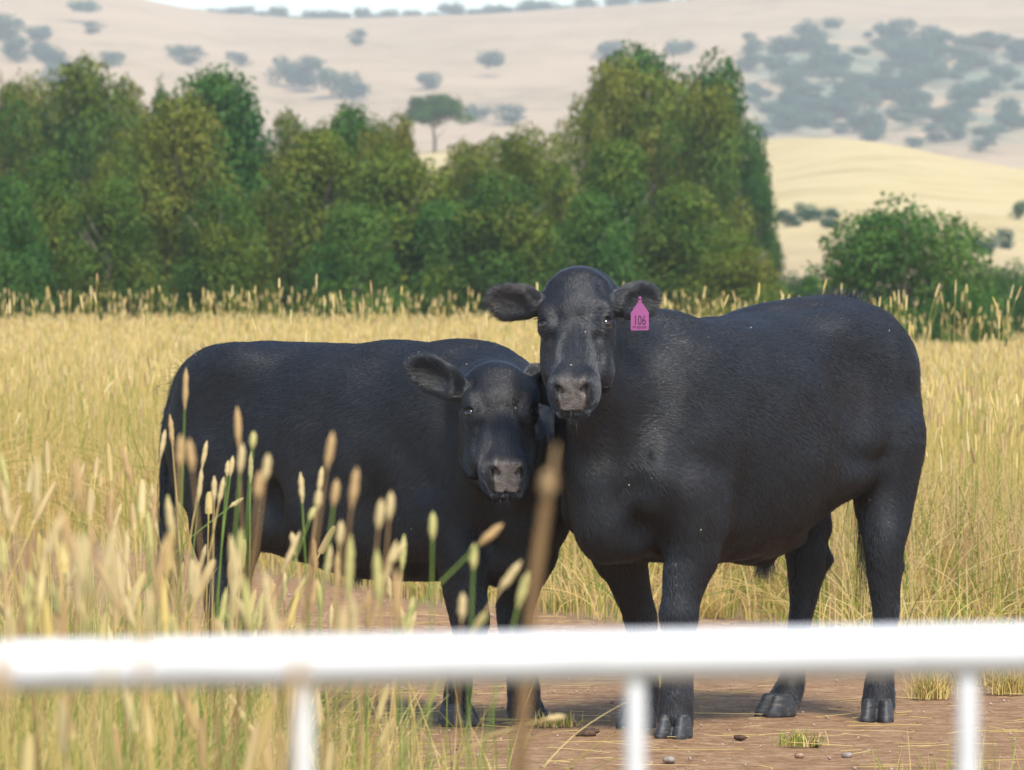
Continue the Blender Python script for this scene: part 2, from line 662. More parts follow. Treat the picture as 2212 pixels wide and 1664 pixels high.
def finish_cow(name, label, F, fr, H, ears, feet, seed, n_hair=260000, tufts=(), vox=.0065, wide=1.0):
    root = empty(name, fr.at(-.45, 0, 0))
    tag(root, label, "cow", "black cattle standing on the track")
    base = np.array(root.location)
    pts = np.array([p[1] for p in F.p])
    rr = np.array([p[2] for p in F.p])
    lo, hi = (pts - rr[:, None]).min(0) - .06, (pts + rr[:, None]).max(0) + .06
    lo[2] = max(lo[2], .02)
    V, Q = F.mesh(lo, hi, vox)
    h = H.loc(V)
    keep = np.linalg.norm((h - np.array([.2, 0, -.08])) / np.array([.33, .22, .22]), axis=1) < 1
    for c, Rm, ra, rb in ears:
        keep |= np.linalg.norm(V - c, axis=1) < ra * 1.4
    mv = (~keep).astype(float)[:, None] * .6
    cnt = np.zeros(len(V))
    for j in range(4):
        cnt += np.bincount(Q[:, j], minlength=len(V))
    for it in range(14):
        ctr = V[Q].mean(1)
        acc = np.stack([sum(np.bincount(Q[:, j], ctr[:, ax], len(V)) for j in range(4)) for ax in range(3)], 1)
        V = V + mv * (acc / np.maximum(cnt, 1)[:, None] - V)
    N = vert_normals(V, Q)
    soft = np.where(keep, .25, 1.0)[:, None]
    V = V + N * soft * (smooth_noise(V, .55, seed + 40, 40)[:, None] * .0042 + smooth_noise(V, .22, seed + 41, 40)[:, None] * .0007)
    N = vert_normals(V, Q)
    h = H.loc(V)
    padw = np.clip((.046 - np.abs(h[:, 1]) - .12 * np.clip(-h[:, 2] - .01, 0, 1)) / .006, 0, 1)
    pad = padw * np.clip((h[:, 0] - .392) / .010, 0, 1) * np.clip((h[:, 2] + .076) / .006, 0, 1) * np.clip((.012 - h[:, 2]) / .01, 0, 1)
    pad *= (np.abs(h[:, 1]) < .07)
    nose_ctr = H.at(.405, 0, -.05)
    bare = np.clip(1.25 - np.linalg.norm((V - nose_ctr) @ H.R.T / np.array([.055, .072, .06]), axis=1), 0, 1) * 2
    for w in (-1, 1):
        eye = H.at(EYE_S, w * EYE_W * wide, EYE_N)
        bare = np.maximum(bare, np.clip(1.35 - np.linalg.norm(V - eye, axis=1) / .026, 0, 1) * 1.5)
    bare = np.clip(bare, 0, 1) * (1 - pad)
    me = mesh_np("body", V - base, Q, (HIDE,))
    for nm, val in (("nose_pad", pad), ("bare_skin", bare)):
        a = me.attributes.new(nm, 'FLOAT', 'POINT')
        a.data.foreach_set("value", val.astype(np.float32))
    body = link(bpy.data.objects.new("body", me), root)
    # coat
    rng = np.random.default_rng(seed)
    front_w = np.where((N @ np.array([0, -1, .2])) > -.35, 1.0, .12)
    on_head = np.linalg.norm((h - np.array([.2, 0, -.1])) / np.array([.34, .24, .22]), axis=1) < 1
    ear_w = np.zeros(len(V))
    for c, Rm, ra, rb in ears:
        ear_w = np.maximum(ear_w, (np.linalg.norm((V - c) @ Rm.T / np.array([ra, rb, .06]), axis=1) < 1.2) * 1.0)
    wt = front_w * np.where(on_head, 3.5, 1.0) * (1 - bare) * (1 - pad) * np.where(V[:, 2] < .1, .6, 1) * (1 + 2 * ear_w)
    T, b = sample_faces(V, Q, np.maximum(wt, 0), n_hair, rng)
    roots = (V[T] * b[..., None]).sum(1)
    nn = (N[T] * b[..., None]).sum(1)
    nn /= np.linalg.norm(nn, axis=1)[:, None]
    dirs = flow_field(roots, nn, fr, H, ears)
    oh = on_head[T[:, 0]]
    ln = np.where(oh, .013, .020) * rng.uniform(.6, 1.25, n_hair)
    hh = H.loc(roots)
    poll = np.clip(1 - np.linalg.norm((hh - np.array([0, 0, -.01])) / np.array([.09, .09, .08]), axis=1), 0, 1)
    ln += poll * .022
    lift = np.where(oh, .20, .17) * rng.uniform(.4, 1.5, n_hair) + poll * .25
    for c, R, ra, rb in ears:
        q = (roots - c) @ R.T
        e = np.sqrt((q[:, 0] / ra) ** 2 + (q[:, 1] / rb) ** 2)
        near = (e < 1.25) & (np.abs(q[:, 2]) < .05)
        ln = np.where(near, .014 + .020 * rng.uniform(size=n_hair), ln)
        lift = np.where(near, .30, lift)
    rad = np.full(n_hair, .00048)
    hair_object("coat", roots - base, nn, dirs, ln, lift, rad, HAIR, root, seg=4, curl=.06, rng=rng)
    for o in list(root.children):
        if o.name.startswith("coat"): o["kind"] = "stuff"
    # flecks of straw and dust caught in the coat
    T, b = sample_faces(V, Q, np.maximum((N @ np.array([0, -.8, .6])), 0) ** 2 * (V[:, 2] > .6), 14, rng)
    fp = (V[T] * b[..., None]).sum(1)
    fn = (N[T] * b[..., None]).sum(1)
    fx = np.cross(fn, rng.normal(size=fn.shape)); fx /= np.linalg.norm(fx, axis=1)[:, None]
    fy = np.cross(fn, fx)
    L = rng.uniform(.001, .004, 14)[:, None]
    fp = fp + fn * .006
    fv = np.stack([fp - fx * L - fy * .0008, fp + fx * L - fy * .0008, fp + fx * L + fy * .0008 + fn * .001, fp - fx * L + fy * .0008 + fn * .001], 1).reshape(-1, 3)
    fo = link(bpy.data.objects.new("straw_flecks", mesh_np("straw_flecks", fv - base, np.arange(56).reshape(14, 4), (FLECK,), smooth=False)), root)
    fo["kind"] = "stuff"
    # eyes, hooves
    for w in (-1, 1):
        out = _n(w * H.sd * .68 + H.up * .72)
        e = bpy.data.objects.new("eye", EYEBALL)
        e.location = Vector(H.at(EYE_S, w * EYE_W * wide, EYE_N) + out * .0022 - base)
        link(e, root)
    for P, fwd in feet:
        f2 = _n(fwd)
        cv, cq = claw_mesh(np.array(P), f2, np.cross([0, 0, 1.0], f2), 1.0)
        link(bpy.data.objects.new("hoof", mesh_np("hoof", cv - base, cq, (HORN,))), root)
    for w in (-1, 1):                                                             # lashes
        out = _n(w * H.sd * .68 + H.up * .72)
        e = H.at(EYE_S, w * EYE_W * wide, EYE_N) - H.ax * .013 + out * .019
        cnt = 34
        rts = e + np.outer(rng.uniform(-.017, .017, cnt), _n(w * H.sd * .8 - H.ax * .2))
        dd = np.tile(_n(out * .8 + H.ax * .55), (cnt, 1)) + rng.normal(size=(cnt, 3)) * .18
        hair_object("eyelashes", rts - base, np.tile(out, (cnt, 1)), dd / np.linalg.norm(dd, axis=1)[:, None], rng.uniform(.012, .022, cnt),
                    np.full(cnt, .1), np.full(cnt, .0005), HAIR, root, seg=4, curl=.03, rng=rng)
    # tufts: (centre, spread, count, length, direction, thickness)
    for nm, c, spread, cnt, length, d, rd in tufts:
        rts = np.asarray(c) + rng.normal(size=(cnt, 3)) * np.asarray(spread)
        nn2 = np.tile(_n(d), (cnt, 1))
        dd = nn2 + rng.normal(size=(cnt, 3)) * (.07 if 'switch' in nm else .25)
        hair_object(nm, rts - base, nn2, dd / np.linalg.norm(dd, axis=1)[:, None], length * rng.uniform(.5, 1.15, cnt),
                    np.full(cnt, .2), np.full(cnt, rd), HAIR, root, seg=5, curl=.08, rng=rng)
    return root, base, H


# ---- the larger animal: heading left and towards the camera, looking at the lens
def build_big():
    fr = CowFrame(.3575, 18.185, 52, -1)
    F = Field()
    trunk = [(.20, 1.05, .64, .05), (.13, 1.13, .56, .10), (.04, 1.205, .535, .165), (-.1, 1.25, .525, .24), (-.3, 1.25, .53, .305),
             (-.55, 1.25, .535, .325), (-.75, 1.275, .60, .31), (-.9, 1.305, .72, .29), (-1.02, 1.318, .82, .272),
             (-1.13, 1.312, .85, .235), (-1.2, 1.27, .93, .19), (-1.24, 1.2, 1.0, .12)]
    F.loft(fr.at(0, 0, 0), fr.a, fr.l, fr.u, trunk, n=2.7, k=.06)
    R = np.array([fr.a, fr.l, fr.u])
    F.ell(fr.at(.13, .0, .72), R, (.10, .085, .20), k=.05)                        # brisket
    F.ell(fr.at(.08, .03, .625), R, (.12, .10, .095), k=.05)
    for t in (-1, 1):
        F.ell(fr.at(-.06, t * .17, .93), R, (.17, .095, .25), k=.13)            # shoulder blade
        F.ell(fr.at(.05 if t > 0 else -.03, t * (.17 if t > 0 else .13), .79), R, (.085, .075, .10), k=.06)            # point of shoulder
        F.ell(fr.at(-.10, t * .235, .68), R, (.13, .055, .10), k=.05)           # triceps
        F.ell(fr.at(-.84, t * .19, 1.19), R, (.10, .08, .06), k=.10)            # hook bone
        F.ell(fr.at(-1.20, t * .115, 1.16), R, (.05, .05, .06), k=.06)          # pin bone
        F.ell(fr.at(-1.02, t * .19, .98), R, (.20, .105, .28), k=.07)           # thigh
        F.ell(fr.at(-1.13, t * .16, .90), R, (.10, .085, .18), k=.06)
        F.ell(fr.at(-.82, t * .22, .86), R, (.14, .065, .15), k=.10)             # flank
    F.ell(fr.at(-.22, .33, .62), R, (.05, .06, .2), k=.09, sub=True)            # behind the elbow
    F.ell(fr.at(-.70, .345, 1.10), R, (.10, .055, .09), k=.10, sub=True)         # hollow before the thigh
    F.ell(fr.at(-.50, 0, .575), R, (.36, .15, .06), k=.06)
    px = fr.pix
    F.ell(px(1378, 1152, .125), R, (.05, .040, .075), k=.05, sub=True)           # hollow beside the brisket
    F.ell(px(1466, 985, .275), R, (.07, .048, .06), k=.06, sub=True)             # hollow on the shoulder
    F.ell(px(1560, 1080, .30), R, (.022, .050, .10), k=.035, sub=True)             # crease behind the elbow
    F.ell(px(1466, 1325, .178) + fr.a * .010, R, (.048, .052, .05), k=.02)       # carpus
    F.ell(px(1905, 1230, .305), np.eye(3), (.05, .04, .007), k=.014, sub=True)   # creases over the hock
    F.ell(px(1908, 1192, .305), np.eye(3), (.05, .04, .006), k=.014, sub=True)
    F.ell(px(1444, 1160, .15), R, (.035, .020, .085), k=.03, sub=True)           # between brisket and foreleg
    F.ell(px(1300, 1090, -.03), R, (.03, .015, .10), k=.035, sub=True)           # beside the dewlap
    F.ell(px(1500, 1105, .215), R, (.075, .065, .085), k=.03)                    # top of the forearm
    F.ell(px(1408, 1075, .13), R, (.07, .06, .06), k=.04)                     # point of the shoulder
    F.ell(px(1350, 965, .12), R, (.05, .046, .17), k=.05, sub=True)              # jugular groove
    F.ell(px(1535, 1005, .315), R, (.09, .050, .060), k=.06, sub=True)           # hollow above the elbow
    F.ell(px(1548, 840, .33), R, (.035, .040, .17), k=.06, sub=True)              # behind the shoulder blade
    F.ell(px(1910, 995, .345), R, (.14, .060, .026), k=.05, sub=True)            # fold under the thigh
    F.ell(px(1862, 900, .34), R, (.06, .045, .14), k=.08, sub=True)              # flank groove
    # fore legs
    leg(F, [(fr.at(-.02, .19, .72), .105), (px(1493, 1185, .19), .082), (px(1483, 1235, .185), .070), (px(1470, 1300, .18), .060),
            (px(1466, 1335, .175), .0585), (px(1465, 1375, .172), .047), (px(1464, 1430, .17), .043), (px(1463, 1480, .17), .047),
            (px(1462, 1505, .17), .051), (px(1460, 1530, .17), .049), (px(1460, 1552, .17), .053)])
    leg(F, [(fr.at(-.05, -.14, .72), .09), (px(1335, 1185, -.16), .080), (px(1352, 1235, -.16), .064), (px(1372, 1295, -.16), .055),
            (px(1382, 1330, -.16), .052), (px(1388, 1380, -.16), .042), (px(1392, 1440, -.16), .041), (px(1395, 1480, -.16), .046),
            (px(1390, 1515, -.16), .045), (px(1384, 1535, -.16), .048)])
    # hind legs
    leg(F, [(px(1900, 930, .20), .14), (px(1909, 1040, .22), .106), (px(1911, 1105, .235), .083), (px(1909, 1165, .25), .062),
            (px(1909, 1215, .25), .059), (px(1911, 1265, .25), .056), (px(1913, 1310, .25), .049), (px(1912, 1350, .25), .041),
            (px(1905, 1420, .25), .040), (px(1900, 1470, .25), .045), (px(1899, 1500, .25), .047), (px(1897, 1522, .25), .048)])
    F.cone(px(1930, 1130, .25), px(1938, 1225, .25), .022, .026, k=.02)
    F.cone(px(1938, 1225, .25), px(1932, 1300, .25), .026, .02, k=.02)
    leg(F, [(fr.at(-.95, -.18, .86), .12), (px(1735, 1110, -.15), .085), (px(1738, 1165, -.14), .066), (px(1744, 1215, -.13), .062),
            (px(1740, 1265, -.13), .053), (px(1734, 1320, -.13), .042), (px(1722, 1400, -.13), .040), (px(1712, 1465, -.13), .046),
            (px(1703, 1495, -.13), .047), (px(1690, 1520, -.13), .048)])
    F.cone(px(1765, 1150, -.13), px(1783, 1212, -.13), .022, .024, k=.02)
    F.cone(px(1783, 1212, -.13), px(1764, 1270, -.13), .024, .02, k=.02)
    for x, y, t in ((1490, 1505, .17), (1416, 1490, -.16), (1924, 1498, .25), (1736, 1480, -.13)):
        F.ell(px(x, y, t), np.eye(3), (.012, .012, .016), k=.008)                # dew claws
    # head and neck
    H = Head(W(1246, 604, 17.80), W(1233, 844, 17.51), (math.cos(.10), -math.sin(.10), .03))
    nape = H.at(-.01, 0, -.09)
    F.chain([(fr.at(-.12, 0, 1.12), .135), (fr.at(.08, .02, 1.10), .125), (nape + np.array([.02, .12, -.03]), .11), (nape, .085)], k=.11)
    F.chain([(fr.at(.04, .0, .86), .17), (fr.at(.13, .035, .95), .128), (H.at(.12, .0, -.23), .100), (H.at(.12, 0, -.14), .085)], k=.07)
    F.chain([(H.at(.16, 0, -.20), .06), (px(1262, 960, 0), .055), (px(1275, 1050, 0), .060), (px(1305, 1130, 0), .07), (px(1345, 1170, 0), .06)], k=.05)
    head_volumes(F, H)
    e1 = np.array([-1, .12, .02]); fL = np.array([.1, -1, -.18])
    cL = W(1108, 652, 17.80)
    RL = ear_volume(F, H, H.at(.055, -.085, -.06), cL, e1, fL, .073, .049)
    e2 = np.array([1, .35, .10]); fR = np.array([.25, -1, -.18])
    cR = W(1374, 650, 17.82)
    RR = ear_volume(F, H, H.at(.055, .085, -.06), cR, e2, fR, .068, .051)
    # sheath, tail
    F.cone(px(1600, 1165, 0), px(1655, 1208, .0), .06, .022, k=.05)
    tail = [(fr.at(-1.17, 0, 1.29), .04), (fr.at(-1.265, 0, 1.22), .032), (fr.at(-1.29, 0, 1.0), .022), (fr.at(-1.28, 0, .75), .017)]
    F.chain(tail, k=.03)
    ears = [(cL, RL, .073, .049), (cR, RR, .068, .051)]
    toe = fr.a
    feet = [(px(1460, 1590, .17) * [1, 1, 0], fr.a + .25 * fr.l), (px(1380, 1570, -.16) * [1, 1, 0], fr.a),
            (px(1895, 1556, .25) * [1, 1, 0], fr.a + .55 * fr.l), (px(1680, 1545, -.13) * [1, 1, 0], fr.a - .3 * fr.l)]
    feet = [(np.array(p) - np.array([0, .03, .006]), f) for p, f in feet]
    tufts = [("tail_switch", fr.at(-1.28, 0, .72), (.02, .02, .05), 500, .30, (0, .05, -1), .0008),
             ("belly_tuft", px(1652, 1212, 0), (.015, .015, .006), 240, .065, (-.1, 0, -1), .0006),
             ("tailhead_tuft", fr.at(-1.12, 0, 1.315), (.05, .012, .006), 260, .034, (.3, 0, 1), .0006),
             ("chin_whiskers", H.at(.42, 0, -.115), (.02, .03, .01), 90, .045, (0, -.5, -1), .0003)]
    root, base, H = finish_cow("cow", "bigger black cow with pink 106 ear tag standing in front on red dirt track",
                               F, fr, H, ears, feet, 3, tufts=tufts)
    return root, base, H, (cR, RR)


# ---- the smaller animal: heading right, head lowered beside the other's muzzle
def build_small():
    fr = CowFrame(-.08, 18.69, 38, 1)
    F = Field()
    R = np.array([fr.a, fr.l, fr.u])
    px = fr.pix
    trunk = [(.18, 1.00, .58, .08), (.11, 1.08, .50, .15), (.02, 1.14, .45, .205), (-.12, 1.172, .435, .25), (-.3, 1.172, .43, .30),
             (-.5, 1.168, .44, .32), (-.7, 1.168, .48, .315), (-.85, 1.168, .56, .30), (-.96, 1.165, .68, .265),
             (-1.04, 1.150, .78, .23), (-1.10, 1.11, .86, .19), (-1.145, 1.04, .92, .12)]
    F.loft(fr.at(0, 0, 0), fr.a, fr.l, fr.u, trunk, n=2.7, k=.06)
    F.ell(fr.at(.16, 0, .68), R, (.12, .16, .20), k=.07)
    for t in (-1, 1):
        F.ell(fr.at(-.06, t * .165, .86), R, (.17, .095, .24), k=.13)
        F.ell(fr.at(.06, t * .17, .72), R, (.085, .075, .10), k=.06)
        F.ell(fr.at(-.11, t * .22, .61), R, (.13, .055, .10), k=.05)
        F.ell(fr.at(-.80, t * .205, 1.07), R, (.09, .07, .055), k=.09)
        F.ell(fr.at(-1.09, t * .11, 1.03), R, (.05, .05, .06), k=.06)
        F.ell(fr.at(-.93, t * .185, .88), R, (.20, .10, .27), k=.07)
        F.ell(fr.at(-1.03, t * .155, .80), R, (.10, .08, .18), k=.06)
        F.ell(fr.at(-.78, t * .225, .66), R, (.10, .05, .14), k=.07)
    F.ell(fr.at(-.23, -.315, .55), R, (.05, .06, .2), k=.09, sub=True)
    F.ell(fr.at(-.82, -.335, .98), R, (.08, .03, .10), k=.10, sub=True)
    F.ell(px(998, 955, -.265), R, (.016, .02, .085), k=.035, sub=True)           # behind the shoulder
    F.ell(px(905, 1050, -.30), R, (.016, .02, .12), k=.04, sub=True)             # skin folds at the elbow
    F.ell(px(925, 1110, -.28), R, (.012, .02, .09), k=.03, sub=True)
    F.ell(px(585, 1090, -.30), R, (.05, .05, .07), k=.06, sub=True)
    # fore legs
    leg(F, [(fr.at(-.02, -.17, .66), .10), (px(995, 1190, -.165), .082), (px(1002, 1245, -.16), .066), (px(1012, 1305, -.155), .056),
            (px(1016, 1340, -.155), .054), (px(1010, 1390, -.15), .043), (px(1000, 1440, -.15), .041), (px(993, 1480, -.15), .046),
            (px(988, 1510, -.15), .046), (px(985, 1532, -.15), .049)])
    leg(F, [(fr.at(-.0, .16, .68), .10), (px(1152, 1190, .15), .080), (px(1132, 1245, .14), .064), (px(1112, 1305, .135), .055),
            (px(1110, 1340, .13), .053), (px(1113, 1390, .13), .043), (px(1120, 1440, .13), .041), (px(1127, 1480, .13), .046),
            (px(1130, 1510, .13), .046), (px(1132, 1530, .13), .048)])
    # hind legs
    leg(F, [(px(490, 980, -.17), .135), (px(475, 1080, -.18), .100), (px(466, 1150, -.18), .078), (px(470, 1215, -.18), .060),
            (px(473, 1260, -.18), .055), (px(480, 1310, -.17), .047), (px(486, 1380, -.17), .040), (px(490, 1450, -.17), .043), (px(492, 1520, -.17), .048)])
    leg(F, [(fr.at(-.95, .18, .78), .12), (px(560, 1080, .15), .085), (px(535, 1150, .15), .070), (px(512, 1230, .15), .056),
            (px(512, 1290, .15), .048), (px(520, 1400, .15), .041), (px(526, 1500, .15), .046)])
    # head and neck
    H = Head(W(1074, 806, 18.22), W(1099, 1020, 17.93), (math.cos(.03), .03, -.10))
    nape = H.at(-.01, 0, -.09)
    F.chain([(fr.at(-.12, 0, 1.04), .135), (fr.at(.06, -.01, 1.02), .13), (nape + np.array([-.02, .14, .0]), .115), (nape, .085)], k=.07)
    F.chain([(fr.at(.06, 0, .80), .20), (fr.at(.13, -.06, .86), .155), (H.at(.12, 0, -.23), .105), (H.at(.12, 0, -.14), .085)], k=.07)
    F.chain([(H.at(.16, 0, -.20), .06), (px(1150, 1090, 0), .06), (px(1130, 1160, 0), .065), (px(1110, 1215, 0), .06)], k=.05)
    F.ell(px(1105, 1215, -.03), R, (.10, .09, .07), k=.05)
    head_volumes(F, H, 1.03)
    cL = W(938, 812, 18.20)
    RL = ear_volume(F, H, H.at(.055, -.09, -.06), cL, np.array([-1, .10, .50]), np.array([.05, -1, -.22]), .087, .050)
    cR = W(1180, 830, 18.34)
    RR = ear_volume(F, H, H.at(.055, .09, -.06), cR, np.array([.8, .6, -.25]), np.array([.6, -.8, -.2]), .085, .052)
    tail = [(px(480, 762, 0), .036), (px(432, 775, 0), .028), (px(392, 815, -.02), .022), (px(368, 890, -.03), .018), (px(358, 1000, -.03), .015),
            (px(359, 1090, -.03), .013)]
    F.chain(tail, k=.02)
    F.cone(px(760, 1215, 0), px(768, 1236, 0), .03, .012, k=.03)
    ears = [(cL, RL, .087, .050), (cR, RR, .085, .052)]
    feet = [(px(985, 1562, -.15) * [1, 1, 0], fr.a), (px(1135, 1557, .13) * [1, 1, 0], fr.a), (px(494, 1590, -.17) * [1, 1, 0], fr.a),
            (px(530, 1545, .15) * [1, 1, 0], fr.a)]
    feet = [(np.array(p) - np.array([0, 0, .006]), f) for p, f in feet]
    tufts = [("tail_switch", px(361, 1095, -.03), (.012, .012, .05), 900, .26, (.05, 0, -1), .0008),
             ("belly_tuft", px(768, 1232, 0), (.012, .012, .006), 200, .05, (0, 0, -1), .0006),
             ("chin_whiskers", H.at(.42, 0, -.115), (.02, .03, .01), 90, .045, (0, -.5, -1), .0003)]
    for i in range(7):                                                            # hair along the tail
        f = i / 6
        c = px(450 - 82 * f, 768 + 90 * f ** 1.7, -.02)
        tufts.append(("tail_hair", c, (.02, .012, .02), 45, .022, (-.6, 0, .9 - f), .0005))
    root, base, H = finish_cow("cow", "smaller untagged black cow behind the tall seed heads, head lowered beside the other's muzzle",
                               F, fr, H, ears, feet, 4, tufts=tufts, wide=1.03)
    return root, base, H


# ------------------------------------------------------------------ ground, track, hills
def sstep(a, b, x):
    t = np.clip((x - a) / (b - a), 0, 1)
    return t * t * (3 - 2 * t)


def px_of(x, y):
    return 1106 + x / np.maximum(y, 1) * FPX


RIDGE_P = np.array([-4000, -1500, -400, 0, 150, 300, 400, 480, 650, 800, 950, 1100, 1300, 1500, 1700, 1900, 2212, 2700, 4000, 7000])
RIDGE_Y = np.array([-10, -60, -50, -18, -4, 14, 34, 47, 58, 59, 52, 44, 33, 17, 6, 6, 14, 20, -10, 0])
KNOLL_P = np.array([-4000, 500, 760, 860, 1000, 1200, 1550, 1650, 1750, 1850, 1950, 2050, 2212, 2600, 4000])
KNOLL_Y = np.array([470, 440, 375, 330, 326, 345, 344, 334, 322, 319, 326, 342, 362, 400, 470])


D_RIDGE, D_KNOLL = 2200.0, 640.0


def land_z(x, y):
    x, y = np.asarray(x, float), np.asarray(y, float)
    p = px_of(x, np.maximum(y, 60))
    wob = 1.3 * np.sin(x * .05 + 1) * np.sin(y * .021 + x * .013) + .8 * np.sin(x * .11 + y * .017 + 2)
    ridge = CAM_H + (640 - np.interp(p, RIDGE_P, RIDGE_Y)) / FPX * D_RIDGE
    main = ridge * (sstep(800, D_RIDGE, y) * .45 + .55 * sstep(1050, D_RIDGE, y))
    main = main - np.clip(y - D_RIDGE, 0, 1400) * .03
    kn = (CAM_H + (640 - np.interp(p, KNOLL_P, KNOLL_Y)) / FPX * D_KNOLL) * sstep(210, D_KNOLL, y) * (1 - .45 * sstep(D_KNOLL, 900, y))
    z = np.maximum(main, kn)
    d = np.abs(main - kn)
    z = z + np.clip(3 - d, 0, 3) ** 2 / 12
    return (z + wob * sstep(300, 600, y) * (1 - .85 * sstep(1700, 2150, y))) * sstep(150, 260, y) - .42 * sstep(1450, 1950, p) * sstep(45, 95, y) * (1 - sstep(200, 300, y))


def track_mask(x, y):
    """1 on the bare red track, 0 on the grass"""
    back = 24.3 - 3.9 * sstep(.95, 1.75, x) + 2.9 * np.clip(.35 - x, 0, 5) + .35 * np.sin(x * 3.1) + .2 * np.sin(x * 7.7 + 1)
    front = 13.6 + .4 * np.sin(x * 2.3)
    left = np.clip((x + .35 + (y - 13) * -.02) * 1.6 + np.clip(y - 15.5, 0, 9) * .55, 0, 1)
    return np.clip((back - y) * 1.4 + .5, 0, 1) * np.clip((y - front) * .8, 0, 1) * left


def build_ground():
    ys = np.concatenate([np.linspace(-60, 0, 7)[:-1], np.linspace(0, 12, 13)[:-1], np.linspace(12, 36, 73)[:-1], np.geomspace(36, 3500, 210)])
    us = np.linspace(-1, 1, 221)
    us = np.sign(us) * np.abs(us) ** 1.8
    Y, U = np.meshgrid(ys, us, indexing='ij')
    X = U * (40 + np.maximum(Y, 0) * .42)
    Z = land_z(X, Y)
    near = (Y > 8) & (Y < 36) & (np.abs(X) < 8)
    tm = track_mask(X, Y)
    Z = Z + np.where(near, .004 * (np.sin(X * 4 + Y * 2) * np.sin(Y * 3.1 - X) - 1), -.003)
    V = np.stack([X, Y, Z], -1).reshape(-1, 3)
    n0, n1 = Y.shape
    i = np.arange(n0 * n1).reshape(n0, n1)
    Q = np.stack([i[:-1, :-1], i[:-1, 1:], i[1:, 1:], i[1:, :-1]], -1).reshape(-1, 4)
    m, nt, b = mat_new("earth_and_straw")
    geo = nd(nt, "ShaderNodeNewGeometry")
    at = nd(nt, "ShaderNodeAttribute", attribute_name="track")

    def noise(scale, detail=6, rough=.6, mapping=None):
        n = nd(nt, "ShaderNodeTexNoise")
        n.inputs["Scale"].default_value = scale
        n.inputs["Detail"].default_value = detail
        n.inputs["Roughness"].default_value = rough
        nt.links.new(geo.outputs["Position"], n.inputs[0])
        return n
    # bare earth
    n1_, n2_, n3_ = noise(1.3, 5), noise(11, 9, .78), noise(55, 5, .75)
    dirt = ramp(nt, [(.36, (.22, .12, .065)), (.5, (.41, .235, .12)), (.63, (.56, .385, .23))], n2_.outputs[0])
    dust = ramp(nt, [(.4, (0, 0, 0)), (.75, (.55, .55, .55))], n1_.outputs[0])
    mxa = nd(nt, "ShaderNodeMix", data_type='RGBA')
    nt.links.new(dust.outputs[0], mxa.inputs[0])
    nt.links.new(dirt.outputs[0], mxa.inputs[6])
    mxa.inputs[7].default_value = (.41, .25, .135, 1)
    grit = ramp(nt, [(.34, (.45, .38, .34)), (.46, (1, 1, 1)), (.56, (1, 1, 1)), (.66, (1.6, 1.5, 1.4))], n3_.outputs[0])
    mxb = nd(nt, "ShaderNodeMix", data_type='RGBA', blend_type='MULTIPLY')
    mxb.inputs[0].default_value = .8
    nt.links.new(mxa.outputs[2], mxb.inputs[6])
    nt.links.new(grit.outputs[0], mxb.inputs[7])
    # straw and dry pasture
    f1, f2, f3 = noise(.014, 6, .62), noise(.09, 8, .68), noise(9, 6, .7)
    straw = ramp(nt, [(.30, (.25, .18, .10)), (.5, (.39, .29, .165)), (.68, (.50, .385, .235))], f2.outputs[0])
    pale = ramp(nt, [(.36, (0, 0, 0)), (.66, (1, 1, 1))], f1.outputs[0])
    mxc = nd(nt, "ShaderNodeMix", data_type='RGBA')
    nt.links.new(pale.outputs[0], mxc.inputs[0])
    nt.links.new(straw.outputs[0], mxc.inputs[6])
    mxc.inputs[7].default_value = (.50, .365, .225, 1)
    gold = nd(nt, "ShaderNodeAttribute", attribute_name="golden")
    mxg = nd(nt, "ShaderNodeMix", data_type='RGBA')
    nt.links.new(gold.outputs["Fac"], mxg.inputs[0])
    nt.links.new(mxc.outputs[2], mxg.inputs[6])
    gr = ramp(nt, [(.32, (.44, .34, .16)), (.55, (.58, .47, .24)), (.75, (.56, .42, .25))], f2.outputs[0])
    nt.links.new(gr.outputs[0], mxg.inputs[7])
    scr = nd(nt, "ShaderNodeAttribute", attribute_name="scrub")
    f4 = noise(.022, 6, .6)
    sth = ramp(nt, [(.42, (0, 0, 0)), (.60, (.85, .85, .85))], f4.outputs[0])
    smu = nd(nt, "ShaderNodeMath", operation='MULTIPLY')
    nt.links.new(scr.outputs["Fac"], smu.inputs[0])
    nt.links.new(sth.outputs[0], smu.inputs[1])
    mxs = nd(nt, "ShaderNodeMix", data_type='RGBA')
    nt.links.new(smu.outputs[0], mxs.inputs[0])
    nt.links.new(mxg.outputs[2], mxs.inputs[6])
    mxs.inputs[7].default_value = (.12, .19, .13, 1)
    fine = ramp(nt, [(.3, (.6, .58, .5)), (.6, (1, 1, 1))], f3.outputs[0])
    mxd = nd(nt, "ShaderNodeMix", data_type='RGBA', blend_type='MULTIPLY')
    mxd.inputs[0].default_value = .6
    nt.links.new(mxs.outputs[2], mxd.inputs[6])
    nt.links.new(fine.outputs[0], mxd.inputs[7])
    mxe = nd(nt, "ShaderNodeMix", data_type='RGBA')
    nt.links.new(at.outputs["Fac"], mxe.inputs[0])
    nt.links.new(mxd.outputs[2], mxe.inputs[6])
    nt.links.new(mxb.outputs[2], mxe.inputs[7])
    nt.links.new(mxe.outputs[2], b.inputs["Base Color"])
    b.inputs["Roughness"].default_value = .95
    b.inputs["Specular IOR Level"].default_value = .15
    bp = nd(nt, "ShaderNodeBump")
    bp.inputs["Strength"].default_value = .9
    bp.inputs["Distance"].default_value = .035
    nt.links.new(n2_.outputs[0], bp.inputs["Height"])
    bp2 = nd(nt, "ShaderNodeBump")
    bp2.inputs["Strength"].default_value = .8
    bp2.inputs["Distance"].default_value = .006
    nt.links.new(n3_.outputs[0], bp2.inputs["Height"])
    nt.links.new(bp.outputs[0], bp2.inputs["Normal"])
